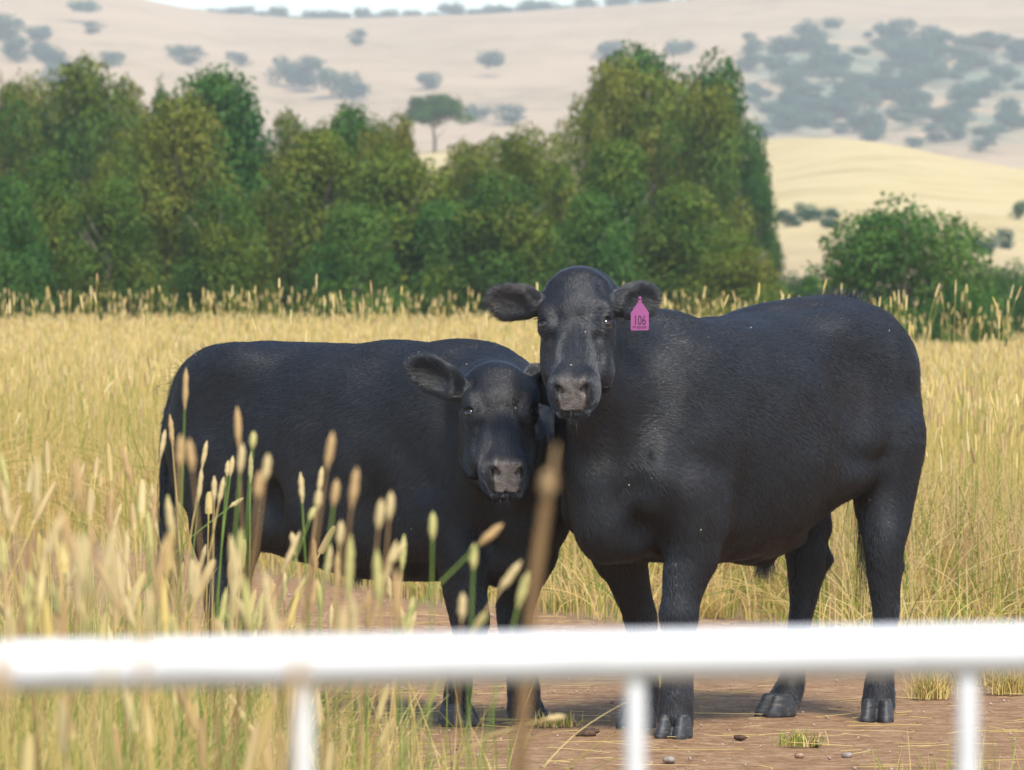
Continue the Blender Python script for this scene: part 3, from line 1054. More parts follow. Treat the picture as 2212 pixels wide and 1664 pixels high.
    nt.links.new(bp2.outputs[0], b.inputs["Normal"])
    kn_w = sstep(240, 420, Y) * (1 - sstep(700, 860, Y))
    me = mesh_np("ground", V, Q, (m,))
    pp = px_of(X, np.maximum(Y, 60))
    vis = 640 - (Z - CAM_H) / np.maximum(Y, 60) * FPX
    sc = sstep(1560, 1680, pp) * (1 - sstep(2300, 2600, pp)) * sstep(60, 130, vis + .06 * (2212 - pp)) * (1 - sstep(285, 330, vis)) * sstep(850, 950, Y)
    a = me.attributes.new("scrub", 'FLOAT', 'POINT')
    a.data.foreach_set("value", sc.reshape(-1).astype(np.float32))
    a = me.attributes.new("golden", 'FLOAT', 'POINT')
    a.data.foreach_set("value", kn_w.reshape(-1).astype(np.float32))
    a = me.attributes.new("track", 'FLOAT', 'POINT')
    a.data.foreach_set("value", tm.reshape(-1).astype(np.float32))
    o = link(bpy.data.objects.new("ground", me))
    tag(o, "red dirt track through dry straw coloured pasture rising to pale hills", kind="structure")


build_ground()


def build_haze():
    v = np.array([(x, y, z) for z in (-3, 150) for y in (-80, 3600) for x in (-1600, 1600)], float)
    f = np.array([(0, 2, 3, 1), (4, 5, 7, 6), (0, 1, 5, 4), (2, 6, 7, 3), (0, 4, 6, 2), (1, 3, 7, 5)])
    m = bpy.data.materials.new("summer_haze")
    m.use_nodes = True
    nt = m.node_tree
    nt.nodes.clear()
    out = nd(nt, "ShaderNodeOutputMaterial")
    pv = nd(nt, "ShaderNodeVolumePrincipled")
    pv.inputs["Color"].default_value = (.88, .94, 1, 1)
    pv.inputs["Density"].default_value = HAZE
    pv.inputs["Anisotropy"].default_value = .2
    nt.links.new(pv.outputs[0], out.inputs["Volume"])
    o = link(bpy.data.objects.new("haze", mesh_np("haze", v, f, (m,), smooth=False)))
    tag(o, "thin pale summer haze over the valley and hills", kind="stuff")


HAZE = .00030
build_haze()


# ------------------------------------------------------------------ trees
def mat_leaf(name, stops, trans=.35):
    m, nt, b = mat_new(name)
    at = nd(nt, "ShaderNodeAttribute", attribute_name="tint")
    oi = nd(nt, "ShaderNodeObjectInfo")
    ad = nd(nt, "ShaderNodeMath", operation='MULTIPLY_ADD')
    nt.links.new(oi.outputs["Random"], ad.inputs[0])
    ad.inputs[1].default_value = .46
    sb = nd(nt, "ShaderNodeMath", operation='SUBTRACT')
    nt.links.new(at.outputs["Fac"], sb.inputs[0])
    sb.inputs[1].default_value = .23
    nt.links.new(sb.outputs[0], ad.inputs[2])
    cr = ramp(nt, stops, ad.outputs[0])
    nt.links.new(cr.outputs[0], b.inputs["Base Color"])
    b.inputs["Roughness"].default_value = .6
    b.inputs["Specular IOR Level"].default_value = .25
    tr = nd(nt, "ShaderNodeBsdfTranslucent")
    nt.links.new(cr.outputs[0], tr.inputs[0])
    mx = nd(nt, "ShaderNodeMixShader")
    mx.inputs[0].default_value = trans
    nt.links.new(b.outputs[0], mx.inputs[1])
    nt.links.new(tr.outputs[0], mx.inputs[2])
    nt.links.new(mx.outputs[0], nt.nodes["Material Output"].inputs[0])
    return m


LEAF_OLIVE = mat_leaf("olive_leaves", [(0, (.038, .105, .014)), (.35, (.082, .165, .016)), (.7, (.165, .205, .020)), (1, (.20, .20, .026))])
LEAF_GREEN = mat_leaf("green_leaves", [(0, (.022, .085, .016)), (.5, (.048, .150, .020)), (1, (.11, .20, .028))])
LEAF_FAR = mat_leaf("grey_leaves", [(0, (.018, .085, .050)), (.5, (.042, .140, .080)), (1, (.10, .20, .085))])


def mat_bark():
    m, nt, b = mat_new("pale_bark")
    tc = nd(nt, "ShaderNodeTexCoord")
    mp = nd(nt, "ShaderNodeMapping")
    mp.inputs[3].default_value = (3, 3, .6)
    nt.links.new(tc.outputs["Object"], mp.inputs[0])
    n = nd(nt, "ShaderNodeTexNoise")
    n.inputs["Scale"].default_value = 2
    n.inputs["Detail"].default_value = 6
    nt.links.new(mp.outputs[0], n.inputs[0])
    cr = ramp(nt, [(.35, (.09, .07, .055)), (.65, (.30, .26, .21))], n.outputs[0])
    nt.links.new(cr.outputs[0], b.inputs["Base Color"])
    b.inputs["Roughness"].default_value = .9
    return m


BARK = mat_bark()


def tube(pts, rads, seg=7):
    pts = np.asarray(pts, float)
    V, Q = [], []
    for i, (p, r) in enumerate(zip(pts, rads)):
        d = _n(pts[min(i + 1, len(pts) - 1)] - pts[max(i - 1, 0)])
        x = _n(np.cross(d, [0.3, 1, .2]))
        y = np.cross(d, x)
        for k in range(seg):
            a = 2 * math.pi * k / seg
            V.append(p + r * (math.cos(a) * x + math.sin(a) * y))
    for i in range(len(pts) - 1):
        for k in range(seg):
            a, b_ = i * seg + k, i * seg + (k + 1) % seg
            Q.append((a, b_, b_ + seg, a + seg))
    return np.array(V), np.array(Q)


def join_np(parts):
    V, Q, o = [], [], 0
    for v, q in parts:
        V.append(v); Q.append(q + o); o += len(v)
    return np.concatenate(V), np.concatenate(Q)


def crown_mesh(name, lobes, n, leaf, mat, rng, droop=.5, fill=.30):
    """many leaf-sized faces in the shells of the lobes (centre, radii, tone)"""
    C = np.array([l[0] for l in lobes], float)
    R = np.array([l[1] for l in lobes], float)
    T = np.array([l[2] for l in lobes], float)
    w = (R[:, 0] * R[:, 1] + R[:, 0] * R[:, 2]) ** .9
    k = rng.choice(len(lobes), n, p=w / w.sum())
    d = rng.normal(size=(n, 3))
    d[:, 2] += .25
    d /= np.linalg.norm(d, axis=1)[:, None]
    rr = np.where(rng.uniform(size=n) < fill, rng.uniform(.2, .9, n), rng.normal(.96, .065, n))
    # small tufts on each lobe
    tw = 1 + .10 * np.sin(d[:, 0] * 7 + k) * np.sin(d[:, 1] * 6 + 2 * k) + .08 * np.sin(d[:, 2] * 9 + k * 3)
    P = C[k] + d * R[k] * (rr * tw)[:, None]
    ax = rng.normal(size=(n, 3)) * .8 + d * .6
    ax[:, 2] -= droop * 1.6
    ax /= np.linalg.norm(ax, axis=1)[:, None]
    sd = np.cross(ax, rng.normal(size=(n, 3)))
    sd /= np.linalg.norm(sd, axis=1)[:, None]
    L = leaf * rng.uniform(.6, 1.4, n)[:, None]
    Wd = L * rng.uniform(.30, .5, n)[:, None]
    V4 = np.stack([P, P + ax * L * .5 + sd * Wd * .5, P + ax * L, P + ax * L * .5 - sd * Wd * .5], 1)
    Q = np.arange(4 * n).reshape(n, 4)
    gn = np.cross(V4[:, 2] - V4[:, 0], V4[:, 3] - V4[:, 1])
    Nn = d + .35 * rng.normal(size=(n, 3))
    Nn[:, 2] += .25
    Nn /= np.linalg.norm(Nn, axis=1)[:, None]
    fl = (gn * Nn).sum(1) < 0
    Q[fl] = Q[fl][:, ::-1]
    V = V4.reshape(-1, 3)
    me = mesh_np(name, V, Q, (mat,), smooth=True)
    me.normals_split_custom_set_from_vertices(np.repeat(Nn, 4, axis=0))
    tint = np.clip(T[k] + rng.normal(0, .07, n) + .10 * d[:, 2], 0, 1)
    a = me.attributes.new("tint", 'FLOAT', 'POINT')
    a.data.foreach_set("value", np.repeat(tint, 4).astype(np.float32))
    return me


def gum_meshes(kind, seed, mat, n=28000, leaf=.24, far=False):
    """a unit tree, 10 m tall and about 6 m wide; kind: cone, round, tall, umbrella"""
    rng = np.random.default_rng(seed)
    lobes = []
    if kind == "cone":
        for i in range(46):
            z = rng.uniform(.06, .97) ** .9
            r = 3.1 * (1 - z) ** .60 * rng.uniform(.35, 1.0) + .12
            a = rng.uniform(0, 6.28)
            s = .95 + .75 * (1 - z) * rng.uniform(.7, 1.2)
            lobes.append(((r * math.cos(a), r * math.sin(a), z * 10 - s * .4), (s, s, s * 1.25), rng.uniform(.15, .85)))
        lobes.append(((0, 0, 9.1), (.9, .9, .9), .5))
    elif kind == "tall":
        for i in range(54):
            z = rng.uniform(.08, .93)
            r = 3.1 * math.sqrt(max(0, 1 - abs((z - .52) / .5) ** 3.2)) * rng.uniform(.4, 1.0)
            a = rng.uniform(0, 6.28)
            s = rng.uniform(.85, 1.4)
            lobes.append(((r * math.cos(a), r * math.sin(a), z * 10), (s, s, s * .95), rng.uniform(.15, .9)))
    elif kind == "round":
        for i in range(64):
            d = rng.normal(size=3)
            d /= np.linalg.norm(d)
            d[2] = d[2] * .9
            q = rng.uniform(.55, .82)
            s = rng.uniform(.95, 1.45)
            lobes.append(((d[0] * 4.3 * q, d[1] * 4.3 * q, 5.2 + d[2] * 5.0 * q), (s * 1.15, s * 1.15, s), rng.uniform(.15, .8)))
    else:
        for i in range(30):
            a = rng.uniform(0, 6.28)
            r = 4.2 * math.sqrt(rng.uniform(0, 1))
            s = rng.uniform(.7, 1.1)
            lobes.append(((r * math.cos(a), r * math.sin(a), 5.6 + 3.2 * (1 - (r / 4.6) ** 2) + rng.uniform(-1.0, .5)), (s * 1.3, s * 1.3, s * .95), rng.uniform(.2, .8)))
    if far:
        lobes = []
        for i in range(13):
            a, r = rng.uniform(0, 6.28), rng.uniform(.8, 3.4)
            s = rng.uniform(1.2, 2.1)
            z = rng.uniform(2.2, 8.2) if kind == "round" else rng.uniform(5.2, 8.4)
            lobes.append(((r * math.cos(a), r * math.sin(a), z), (s * 1.1, s * 1.1, s * .9), rng.uniform(.1, .9)))
    crown = crown_mesh("crown", lobes, n, leaf, mat, rng)
    parts = [tube([(0, 0, -.5), (.1, 0, 1.5), (-.1, .1, 4), (.1, 0, 7), (0, 0, 9)], [.26, .22, .17, .10, .03])]
    for i in range(9):
        a = rng.uniform(0, 6.28)
        z0 = rng.uniform(1.8, 6.5)
        q = np.array([math.cos(a), math.sin(a), 0])
        r = rng.uniform(1.2, 2.3)
        parts.append(tube([(0, 0, z0), q * r * .5 + [0, 0, z0 + .9], q * r + [0, 0, z0 + 2.1]], [.10, .07, .02], 5))
    v, q = join_np(parts)
    return crown, mesh_np("trunk", v, q, (BARK,))


TREE_KIT = {
    ("cone", "olive"): [gum_meshes("cone", s, LEAF_OLIVE) for s in (1, 2, 3)],
    ("cone", "green"): [gum_meshes("cone", s, LEAF_GREEN) for s in (4, 5)],
    ("tall", "olive"): [gum_meshes("tall", s, LEAF_OLIVE) for s in (6, 7)],
    ("tall", "green"): [gum_meshes("tall", s, LEAF_GREEN) for s in (8,)],
    ("round", "green"): [gum_meshes("round", s, LEAF_GREEN, n=30000, leaf=.26) for s in (9, 10)],
    ("umbrella", "green"): [gum_meshes("umbrella", 11, LEAF_GREEN, n=9000, leaf=.42)],
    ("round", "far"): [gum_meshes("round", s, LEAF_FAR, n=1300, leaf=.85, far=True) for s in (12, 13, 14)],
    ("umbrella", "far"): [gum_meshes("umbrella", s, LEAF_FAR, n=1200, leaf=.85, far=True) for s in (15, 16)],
}
_kit_i = {}


def tree(kind, tone, px, top, halfw, dist, label, group, cat="tree", name="gum_tree", trunk=True, sink=0.0, lean=0.0):
    """a tree whose top reaches picture height `top` at distance `dist`, standing on the land there"""
    x = (px - 1106) / FPX * dist
    z0 = float(land_z(x, dist)) - sink
    ht = CAM_H + (640 - top) / FPX * dist - z0
    ref = {"cone": 3.3, "tall": 3.7, "round": 4.6, "umbrella": 5.2}[kind]
    sx = halfw / FPX * dist / ref
    k = _kit_i.get((kind, tone), 0)
    _kit_i[(kind, tone)] = k + 1
    crown, trunk_me = TREE_KIT[(kind, tone)][k % len(TREE_KIT[(kind, tone)])]
    o = empty(name, (x, dist, z0))
    o.scale = (sx, sx, ht / 10)
    o.rotation_euler = (0, lean, (k * 2.39996) % 6.283)
    tag(o, label, cat, group)
    link(bpy.data.objects.new("crown", crown), o)
    if trunk:
        link(bpy.data.objects.new("trunk", trunk_me), o)
    return o


def land_hit(px, py, dmin=700):
    """distance at which the sight line of a picture point meets the land"""
    dd = np.linspace(dmin, D_RIDGE, 600)
    hit = np.nonzero(land_z((px - 1106) / FPX * dd, dd) >= CAM_H + (640 - py) / FPX * dd)[0]
    return float(dd[hit[0]]) if len(hit) else D_RIDGE - 20


WB = "trees of the windbreak row"
# (kind, tone, px, top, half width, distance, label)
ROW = [
    ("tall", "olive", 10, 165, 85, 168, "olive gum at the left edge, behind the low bright green tree"),
    ("tall", "olive", 165, 128, 145, 160, "tallest broad olive gum at the left end of the windbreak"),
    ("cone", "green", 15, 385, 95, 118, "low bright green tree at the left edge, in front of the olive gums"),
    ("cone", "olive", 110, 330, 120, 126, "olive tree standing before the tallest gum of the left end"),
    ("tall", "olive", 300, 265, 105, 140, "olive gum filling the slope between the tall left gum and the dark pointed tree"),
    ("cone", "olive", 235, 400, 110, 124, "low shaggy olive tree between the left edge and the tail of the smaller cow"),
    ("cone", "olive", 395, 215, 140, 132, "yellowish olive pointed tree just left of the dark pointed one"),
    ("cone", "green", 460, 165, 170, 146, "dark green pointed tree, sharpest top of the windbreak's left half"),
    ("cone", "green", 350, 195, 40, 172, "small dark treetop peeping over the yellowish pointed tree"),
    ("cone", "olive", 480, 400, 120, 122, "low yellow green tree under the dark pointed tree"),
    ("tall", "olive", 655, 240, 80, 150, "olive gum just right of the dark pointed tree"),
    ("cone", "olive", 690, 300, 150, 130, "broad pointed olive tree above the smaller cow's hip"),
    ("cone", "green", 765, 238, 95, 148, "green pointed tree standing left of the lone umbrella tree"),
    ("tall", "olive", 835, 255, 70, 146, "narrow olive gum beside the lone umbrella tree"),
    ("cone", "olive", 850, 330, 170, 128, "wide sloping olive tree below the lone umbrella tree"),
    ("cone", "green", 770, 450, 120, 119, "low green tree above the middle of the smaller cow's back"),
    ("tall", "olive", 1020, 305, 90, 138, "olive gum right of the lone umbrella tree with pale forked trunk"),
    ("tall", "olive", 1150, 280, 95, 142, "olive gum with rounded top left of the tallest right tree"),
    ("cone", "olive", 1090, 380, 150, 124, "low broad olive tree directly behind the bigger cow's left-hand ear"),
    ("tall", "olive", 1260, 240, 70, 150, "slim olive gum against the left flank of the tallest right tree"),
    ("tall", "green", 1450, 98, 168, 172, "tallest tree of the right half, dark green crown"),
    ("tall", "olive", 1400, 135, 150, 160, "brownish olive crown inside the tallest right tree's outline, left side"),
    ("tall", "olive", 1520, 178, 100, 158, "brownish olive crown inside the tallest right tree's outline, right side"),
    ("tall", "green", 1600, 262, 72, 168, "dark green side tree closing the right edge of the tallest tree"),
    ("cone", "olive", 1340, 320, 120, 130, "olive tree rising behind the bigger cow's poll"),
    ("cone", "olive", 1480, 400, 140, 126, "pointed olive tree behind the bigger cow's ear tag"),
    ("cone", "olive", 1580, 500, 110, 122, "low yellow green tree behind the bigger cow's back"),
    ("tall", "olive", 585, 330, 85, 156, "rounded olive gum in the dip right of the dark pointed tree"),
    ("cone", "olive", 590, 420, 110, 134, "low olive tree at the foot of the dip right of the dark pointed tree"),
    ("tall", "olive", 925, 345, 80, 144, "olive gum right below the trunk of the lone umbrella tree"),
    ("cone", "green", 960, 440, 110, 127, "low green tree between the lone umbrella tree and the bigger cow's ear"),
    ("tall", "olive", 730, 345, 110, 152, "olive gum behind the broad pointed tree above the smaller cow's hip"),
    ("tall", "olive", 1180, 360, 110, 146, "olive gum filling the wall of trees left of the bigger cow's head"),
    ("cone", "olive", 1630, 540, 70, 128, "low yellow green tree at the right end of the windbreak"),
    ("tall", "green", 1640, 372, 50, 166, "dark green lower side crown at the right end of the windbreak"),
    ("tall", "olive", 75, 172, 100, 178, "olive crown filling between the left edge gum and the tallest left gum"),
    ("tall", "olive", 245, 168, 90, 176, "olive crown on the right shoulder of the tallest left gum"),
    ("tall", "olive", 335, 235, 80, 179, "olive crown in the dip left of the yellowish pointed tree"),
    ("tall", "green", 535, 270, 75, 175, "dark crown on the right shoulder of the dark pointed tree"),
    ("tall", "olive", 705, 262, 80, 177, "olive crown behind the top of the broad pointed olive tree"),
    ("tall", "olive", 828, 275, 70, 179, "olive crown left of the lone umbrella tree's trunk"),
    ("tall", "olive", 1090, 298, 110, 176, "wide olive crown between the pale forked gum and the tallest right tree"),
    ("tall", "olive", 1345, 122, 110, 178, "olive top left crown of the tallest right tree group"),
    ("tall", "green", 1535, 138, 78, 180, "dark green top right crown of the tallest right tree group"),
    ("tall", "olive", -110, 190, 110, 165, "olive gum beyond the left edge of the picture, next in the row"),
    ("cone", "olive", -190, 330, 130, 134, "olive tree beyond the left edge, low in the row"),
    ("tall", "green", -260, 170, 120, 168, "green gum beyond the left edge, third in the row"),
    ("cone", "olive", -360, 300, 150, 140, "pointed olive tree beyond the left edge, fourth in the row"),
    ("tall", "olive", -450, 200, 130, 166, "far olive gum beyond the left edge, fifth in the row"),
    ("cone", "green", 1270, 420, 110, 121, "low green tree behind the bigger cow's forehead"),
]
for k_, t_, px_, top_, hw_, d_, lb_ in ROW:
    tree(k_, t_, px_, top_, hw_ * (1.2 if k_ == "cone" else 1.05), d_, lb_, WB)
tree("round", "green", 1952, 402, 232, 112, "big dark round tree behind the bigger cow's rump", None, sink=.6)
tree("round", "green", 2165, 555, 110, 140, "small round tree at the right edge behind the bigger round one", None, sink=.6)
tree("round", "green", 1728, 575, 55, 190, "small dark round shrub in the pale gap left of the big round tree", None, cat="shrub", name="round_shrub", sink=.5)
tree("round", "green", 2085, 600, 110, 104, "low dark shrub at the right foot of the big round tree", None, cat="shrub", name="round_shrub", sink=.5)
tree("umbrella", "green", 938, 202, 92, land_hit(938, 330, 300), "lone umbrella shaped tree on the slope above the windbreak", None, name="umbrella_tree")

# the wooded ridge and the scattered trees of the hillside
# kind, px, top, foot, half width, label
SLOPE = [
    ("umbrella", 183, 0, 52, 42, "round blue green tree near the top of the left hill"),
    ("round", 203, 44, 76, 26, "dark bush just below the round tree on the left hill"),
    ("round", 245, 102, 142, 36, "small hazy tree on the left hill above the tallest left gum"),
    ("round", 380, 90, 128, 26, "left half of the hazy pair of trees on the left slope"),
    ("round", 418, 96, 145, 36, "right half of the hazy pair of trees on the left slope"),
    ("round", 513, 103, 143, 28, "small blue grey tree alone in the middle of the left slope"),
    ("round", 622, 110, 192, 46, "left crown of the blue green clump in mid slope"),
    ("round", 668, 116, 200, 48, "second crown from the left in the blue green clump in mid slope"),
    ("round", 720, 130, 216, 52, "broad low crown of the blue green clump in mid slope"),
    ("round", 766, 148, 230, 34, "right end crown of the blue green clump in mid slope"),
    ("round", 772, 60, 104, 26, "small tree high on the slope above the mid slope clump"),
    ("round", 925, 145, 195, 34, "dark rounded tree above the lone umbrella tree"),
    ("umbrella", 1062, 104, 168, 46, "spreading grey tree in the middle of the bare slope"),
    ("round", 1035, 218, 262, 36, "left one of two pale low trees right of the lone umbrella tree"),
    ("round", 1092, 222, 272, 44, "right one of two pale low trees right of the lone umbrella tree"),
    ("round", 1315, 76, 130, 36, "hazy tree touching the left shoulder of the tallest right tree"),
    ("umbrella", 1465, 86, 150, 44, "flat crown peeping over the tallest right tree"),
    ("round", 1740, 34, 88, 28, "single tree high on the right slope left of the wooded part"),
    ("round", 1618, 68, 102, 24, "small round tree at the top left of the right hillside wood"),
]
for k_, px_, top_, foot_, hw_, lb_ in SLOPE:
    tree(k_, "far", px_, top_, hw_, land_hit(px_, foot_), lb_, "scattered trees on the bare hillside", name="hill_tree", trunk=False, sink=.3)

ORD = ("first", "second", "third", "fourth", "fifth", "sixth")
_r = np.random.default_rng(77)


def wood(boxes, label, group, name="hill_tree"):
    X0, X1 = min(b_[0] for b_ in boxes), max(b_[1] for b_ in boxes)
    Y0, Y1 = min(b_[2] for b_ in boxes), max(b_[3] for b_ in boxes)
    for x0, x1, y0, y1, n in boxes:
        for i in range(n):
            px = _r.uniform(x0, x1)
            py = _r.uniform(y0, y1)
            d = land_hit(px, py)
            hw = _r.uniform(20, 46)
            size = "small" if hw < 27 else "large" if hw > 38 else "middling"
            fx, fy = (px - X0) / (X1 - X0), (py - Y0) / (Y1 - Y0)
            row = "top edge" if fy < .25 else "upper middle" if fy < .5 else "lower middle" if fy < .75 else "bottom edge"
            side = ("first", "second", "third", "fourth", "fifth")[min(4, int(fx * 5))]
            tree("round" if _r.uniform() < .6 else "umbrella", "far", px, py - hw * _r.uniform(1.1, 1.6), hw, d,
                 f"{size} {label}, {row}, {side} fifth from left", group, name=name, trunk=False, sink=.3)


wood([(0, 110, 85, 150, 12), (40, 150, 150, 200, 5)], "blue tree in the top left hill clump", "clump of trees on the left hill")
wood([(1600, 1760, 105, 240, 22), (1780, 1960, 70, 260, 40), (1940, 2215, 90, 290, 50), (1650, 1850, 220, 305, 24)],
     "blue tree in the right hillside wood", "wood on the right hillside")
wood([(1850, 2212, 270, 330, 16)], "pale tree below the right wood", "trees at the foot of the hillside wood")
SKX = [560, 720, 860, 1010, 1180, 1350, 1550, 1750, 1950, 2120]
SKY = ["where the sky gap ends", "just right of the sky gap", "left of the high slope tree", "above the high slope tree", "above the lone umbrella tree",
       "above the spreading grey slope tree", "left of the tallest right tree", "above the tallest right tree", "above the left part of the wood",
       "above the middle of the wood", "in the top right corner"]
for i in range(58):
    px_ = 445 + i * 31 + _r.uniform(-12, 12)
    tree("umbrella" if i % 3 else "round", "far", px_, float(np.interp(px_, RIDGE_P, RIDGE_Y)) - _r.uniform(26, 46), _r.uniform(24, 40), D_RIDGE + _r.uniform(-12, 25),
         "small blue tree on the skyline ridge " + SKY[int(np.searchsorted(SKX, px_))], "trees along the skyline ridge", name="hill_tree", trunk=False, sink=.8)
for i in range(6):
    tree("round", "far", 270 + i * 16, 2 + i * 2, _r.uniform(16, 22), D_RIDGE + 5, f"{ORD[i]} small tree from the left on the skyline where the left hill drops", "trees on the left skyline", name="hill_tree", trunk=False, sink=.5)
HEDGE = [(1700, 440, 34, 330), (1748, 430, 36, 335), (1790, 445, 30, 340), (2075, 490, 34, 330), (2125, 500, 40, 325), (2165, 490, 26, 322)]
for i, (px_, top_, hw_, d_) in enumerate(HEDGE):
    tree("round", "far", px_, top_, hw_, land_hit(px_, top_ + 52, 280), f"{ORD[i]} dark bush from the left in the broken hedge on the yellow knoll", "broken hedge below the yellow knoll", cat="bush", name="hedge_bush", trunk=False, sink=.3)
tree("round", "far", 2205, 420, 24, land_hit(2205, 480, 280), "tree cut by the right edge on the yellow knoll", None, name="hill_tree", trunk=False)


# ------------------------------------------------------------------ grass
def mat_grass():
    m, nt, b = mat_new("dry_grass")
    at = nd(nt, "ShaderNodeAttribute", attribute_name="tint")
    cr = ramp(nt, [(0, (.13, .20, .030)), (.16, (.27, .30, .055)), (.3, (.55, .415, .115)), (.6, (.67, .49, .175)), (.85, (.68, .54, .26)), (1, (.47, .30, .13))], at.outputs["Fac"])
    nt.links.new(cr.outputs[0], b.inputs["Base Color"])
    b.inputs["Roughness"].default_value = .7
    b.inputs["Specular IOR Level"].default_value = .2
    tr = nd(nt, "ShaderNodeBsdfTranslucent")
    nt.links.new(cr.outputs[0], tr.inputs[0])
    mx = nd(nt, "ShaderNodeMixShader")
    mx.inputs[0].default_value = .25
    nt.links.new(b.outputs[0], mx.inputs[1])
    nt.links.new(tr.outputs[0], mx.inputs[2])
    nt.links.new(mx.outputs[0], nt.nodes["Material Output"].inputs[0])
    return m


GRASS = mat_grass()


def curves_object(name, P, R, tint, mat, label):
    """P (n, k, 3) points, R (n, k) radii, tint (n, k)"""
    n, k, _ = P.shape
    hc = bpy.data.hair_curves.new(name)
    hc.add_curves([k] * n)
    hc.position_data.foreach_set("vector", np.ascontiguousarray(P, np.float32).reshape(-1))
    at = hc.attributes.get("radius") or hc.attributes.new("radius", 'FLOAT', 'POINT')
    at.data.foreach_set("value", np.ascontiguousarray(R, np.float32).reshape(-1))
    at = hc.attributes.new("tint", 'FLOAT', 'POINT')
    at.data.foreach_set("value", np.ascontiguousarray(tint, np.float32).reshape(-1))
    hc.materials.append(mat)
    o = link(bpy.data.objects.new(name, hc))
    tag(o, label, kind="stuff")
    return o


def stalks(xy, h, rng, head_r=.0065, lean=.12, stem_r=.0013, scale=None):
    """flowering stalks: thin stem, cylindrical seed head at the top"""
    n = len(xy)
    k = 8
    u = np.array([0, .3, .6, .84, .88, .93, .97, 1.0])
    hl = rng.uniform(.055, .10, n)                         # head length
    az = rng.uniform(0, 6.28, n)
    ln = np.abs(rng.normal(0, lean, n))
    U = np.tile(u, (n, 1))
    t0 = 1 - hl / h
    U[:, 3] = t0 - .006
    for j, f in ((4, .12), (5, .5), (6, .85), (7, 1.0)):
        U[:, j] = t0 + (1 - t0) * f
    bend = U ** 1.9
    P = np.zeros((n, k, 3))
    P[..., 0] = xy[:, :1] + (np.cos(az) * ln * h)[:, None] * bend
    P[..., 1] = xy[:, 1:] + (np.sin(az) * ln * h)[:, None] * bend
    P[..., 2] = h[:, None] * U * (1 - .25 * ln[:, None] ** 2)
    s = np.ones(n) if scale is None else scale
    hr = head_r * rng.uniform(.75, 1.15, n)
    R = np.stack([stem_r * s, stem_r * s, stem_r * s, stem_r * s, hr * .9 * s, hr * s, hr * .85 * s, hr * .35 * s], 1)
    green = rng.uniform(size=n) < .3
    st = np.where(green, rng.uniform(.02, .2, n), rng.uniform(.3, .6, n))
    hd = np.where(rng.uniform(size=n) < .32, rng.uniform(.9, 1.0, n), rng.uniform(.5, .88, n))
    T = np.stack([st * .8, st, st, st, hd, hd, hd, hd], 1)
    return P, R, T


def blades(xy, h, rng, r=.0018, lean=.45, green=.25, scale=None):
    n = len(xy)
    k = 5
    u = np.linspace(0, 1, k)
    az = rng.uniform(0, 6.28, n)
    ln = np.abs(rng.normal(0, lean, n))
    P = np.zeros((n, k, 3))
    bend = u[None] ** 1.7
    P[..., 0] = xy[:, :1] + (np.cos(az) * ln * h)[:, None] * bend
    P[..., 1] = xy[:, 1:] + (np.sin(az) * ln * h)[:, None] * bend
    P[..., 2] = h[:, None] * (u[None] - np.minimum(ln, 1.1)[:, None] * .42 * u[None] ** 2.4)
    s = np.ones(n) if scale is None else scale
    R = (r * s)[:, None] * np.array([1, 1, .95, .7, .2])
    g = rng.uniform(size=n) < green
    t = np.where(g, rng.uniform(0, .25, n), np.where(rng.uniform(size=n) < .12, rng.uniform(.88, 1, n), rng.uniform(.3, .85, n)))
    return P, R, np.tile(t[:, None], (1, k))


def scatter(n, y0, y1, half, rng, power=1.0):
    """points between two distances; half(y) is the half width covered there"""
    u = rng.uniform(size=n)
    y = (y0 ** power + u * (y1 ** power - y0 ** power)) ** (1 / power)
    x = rng.uniform(-1, 1, n) * half(y)
    return np.stack([x, y], 1)


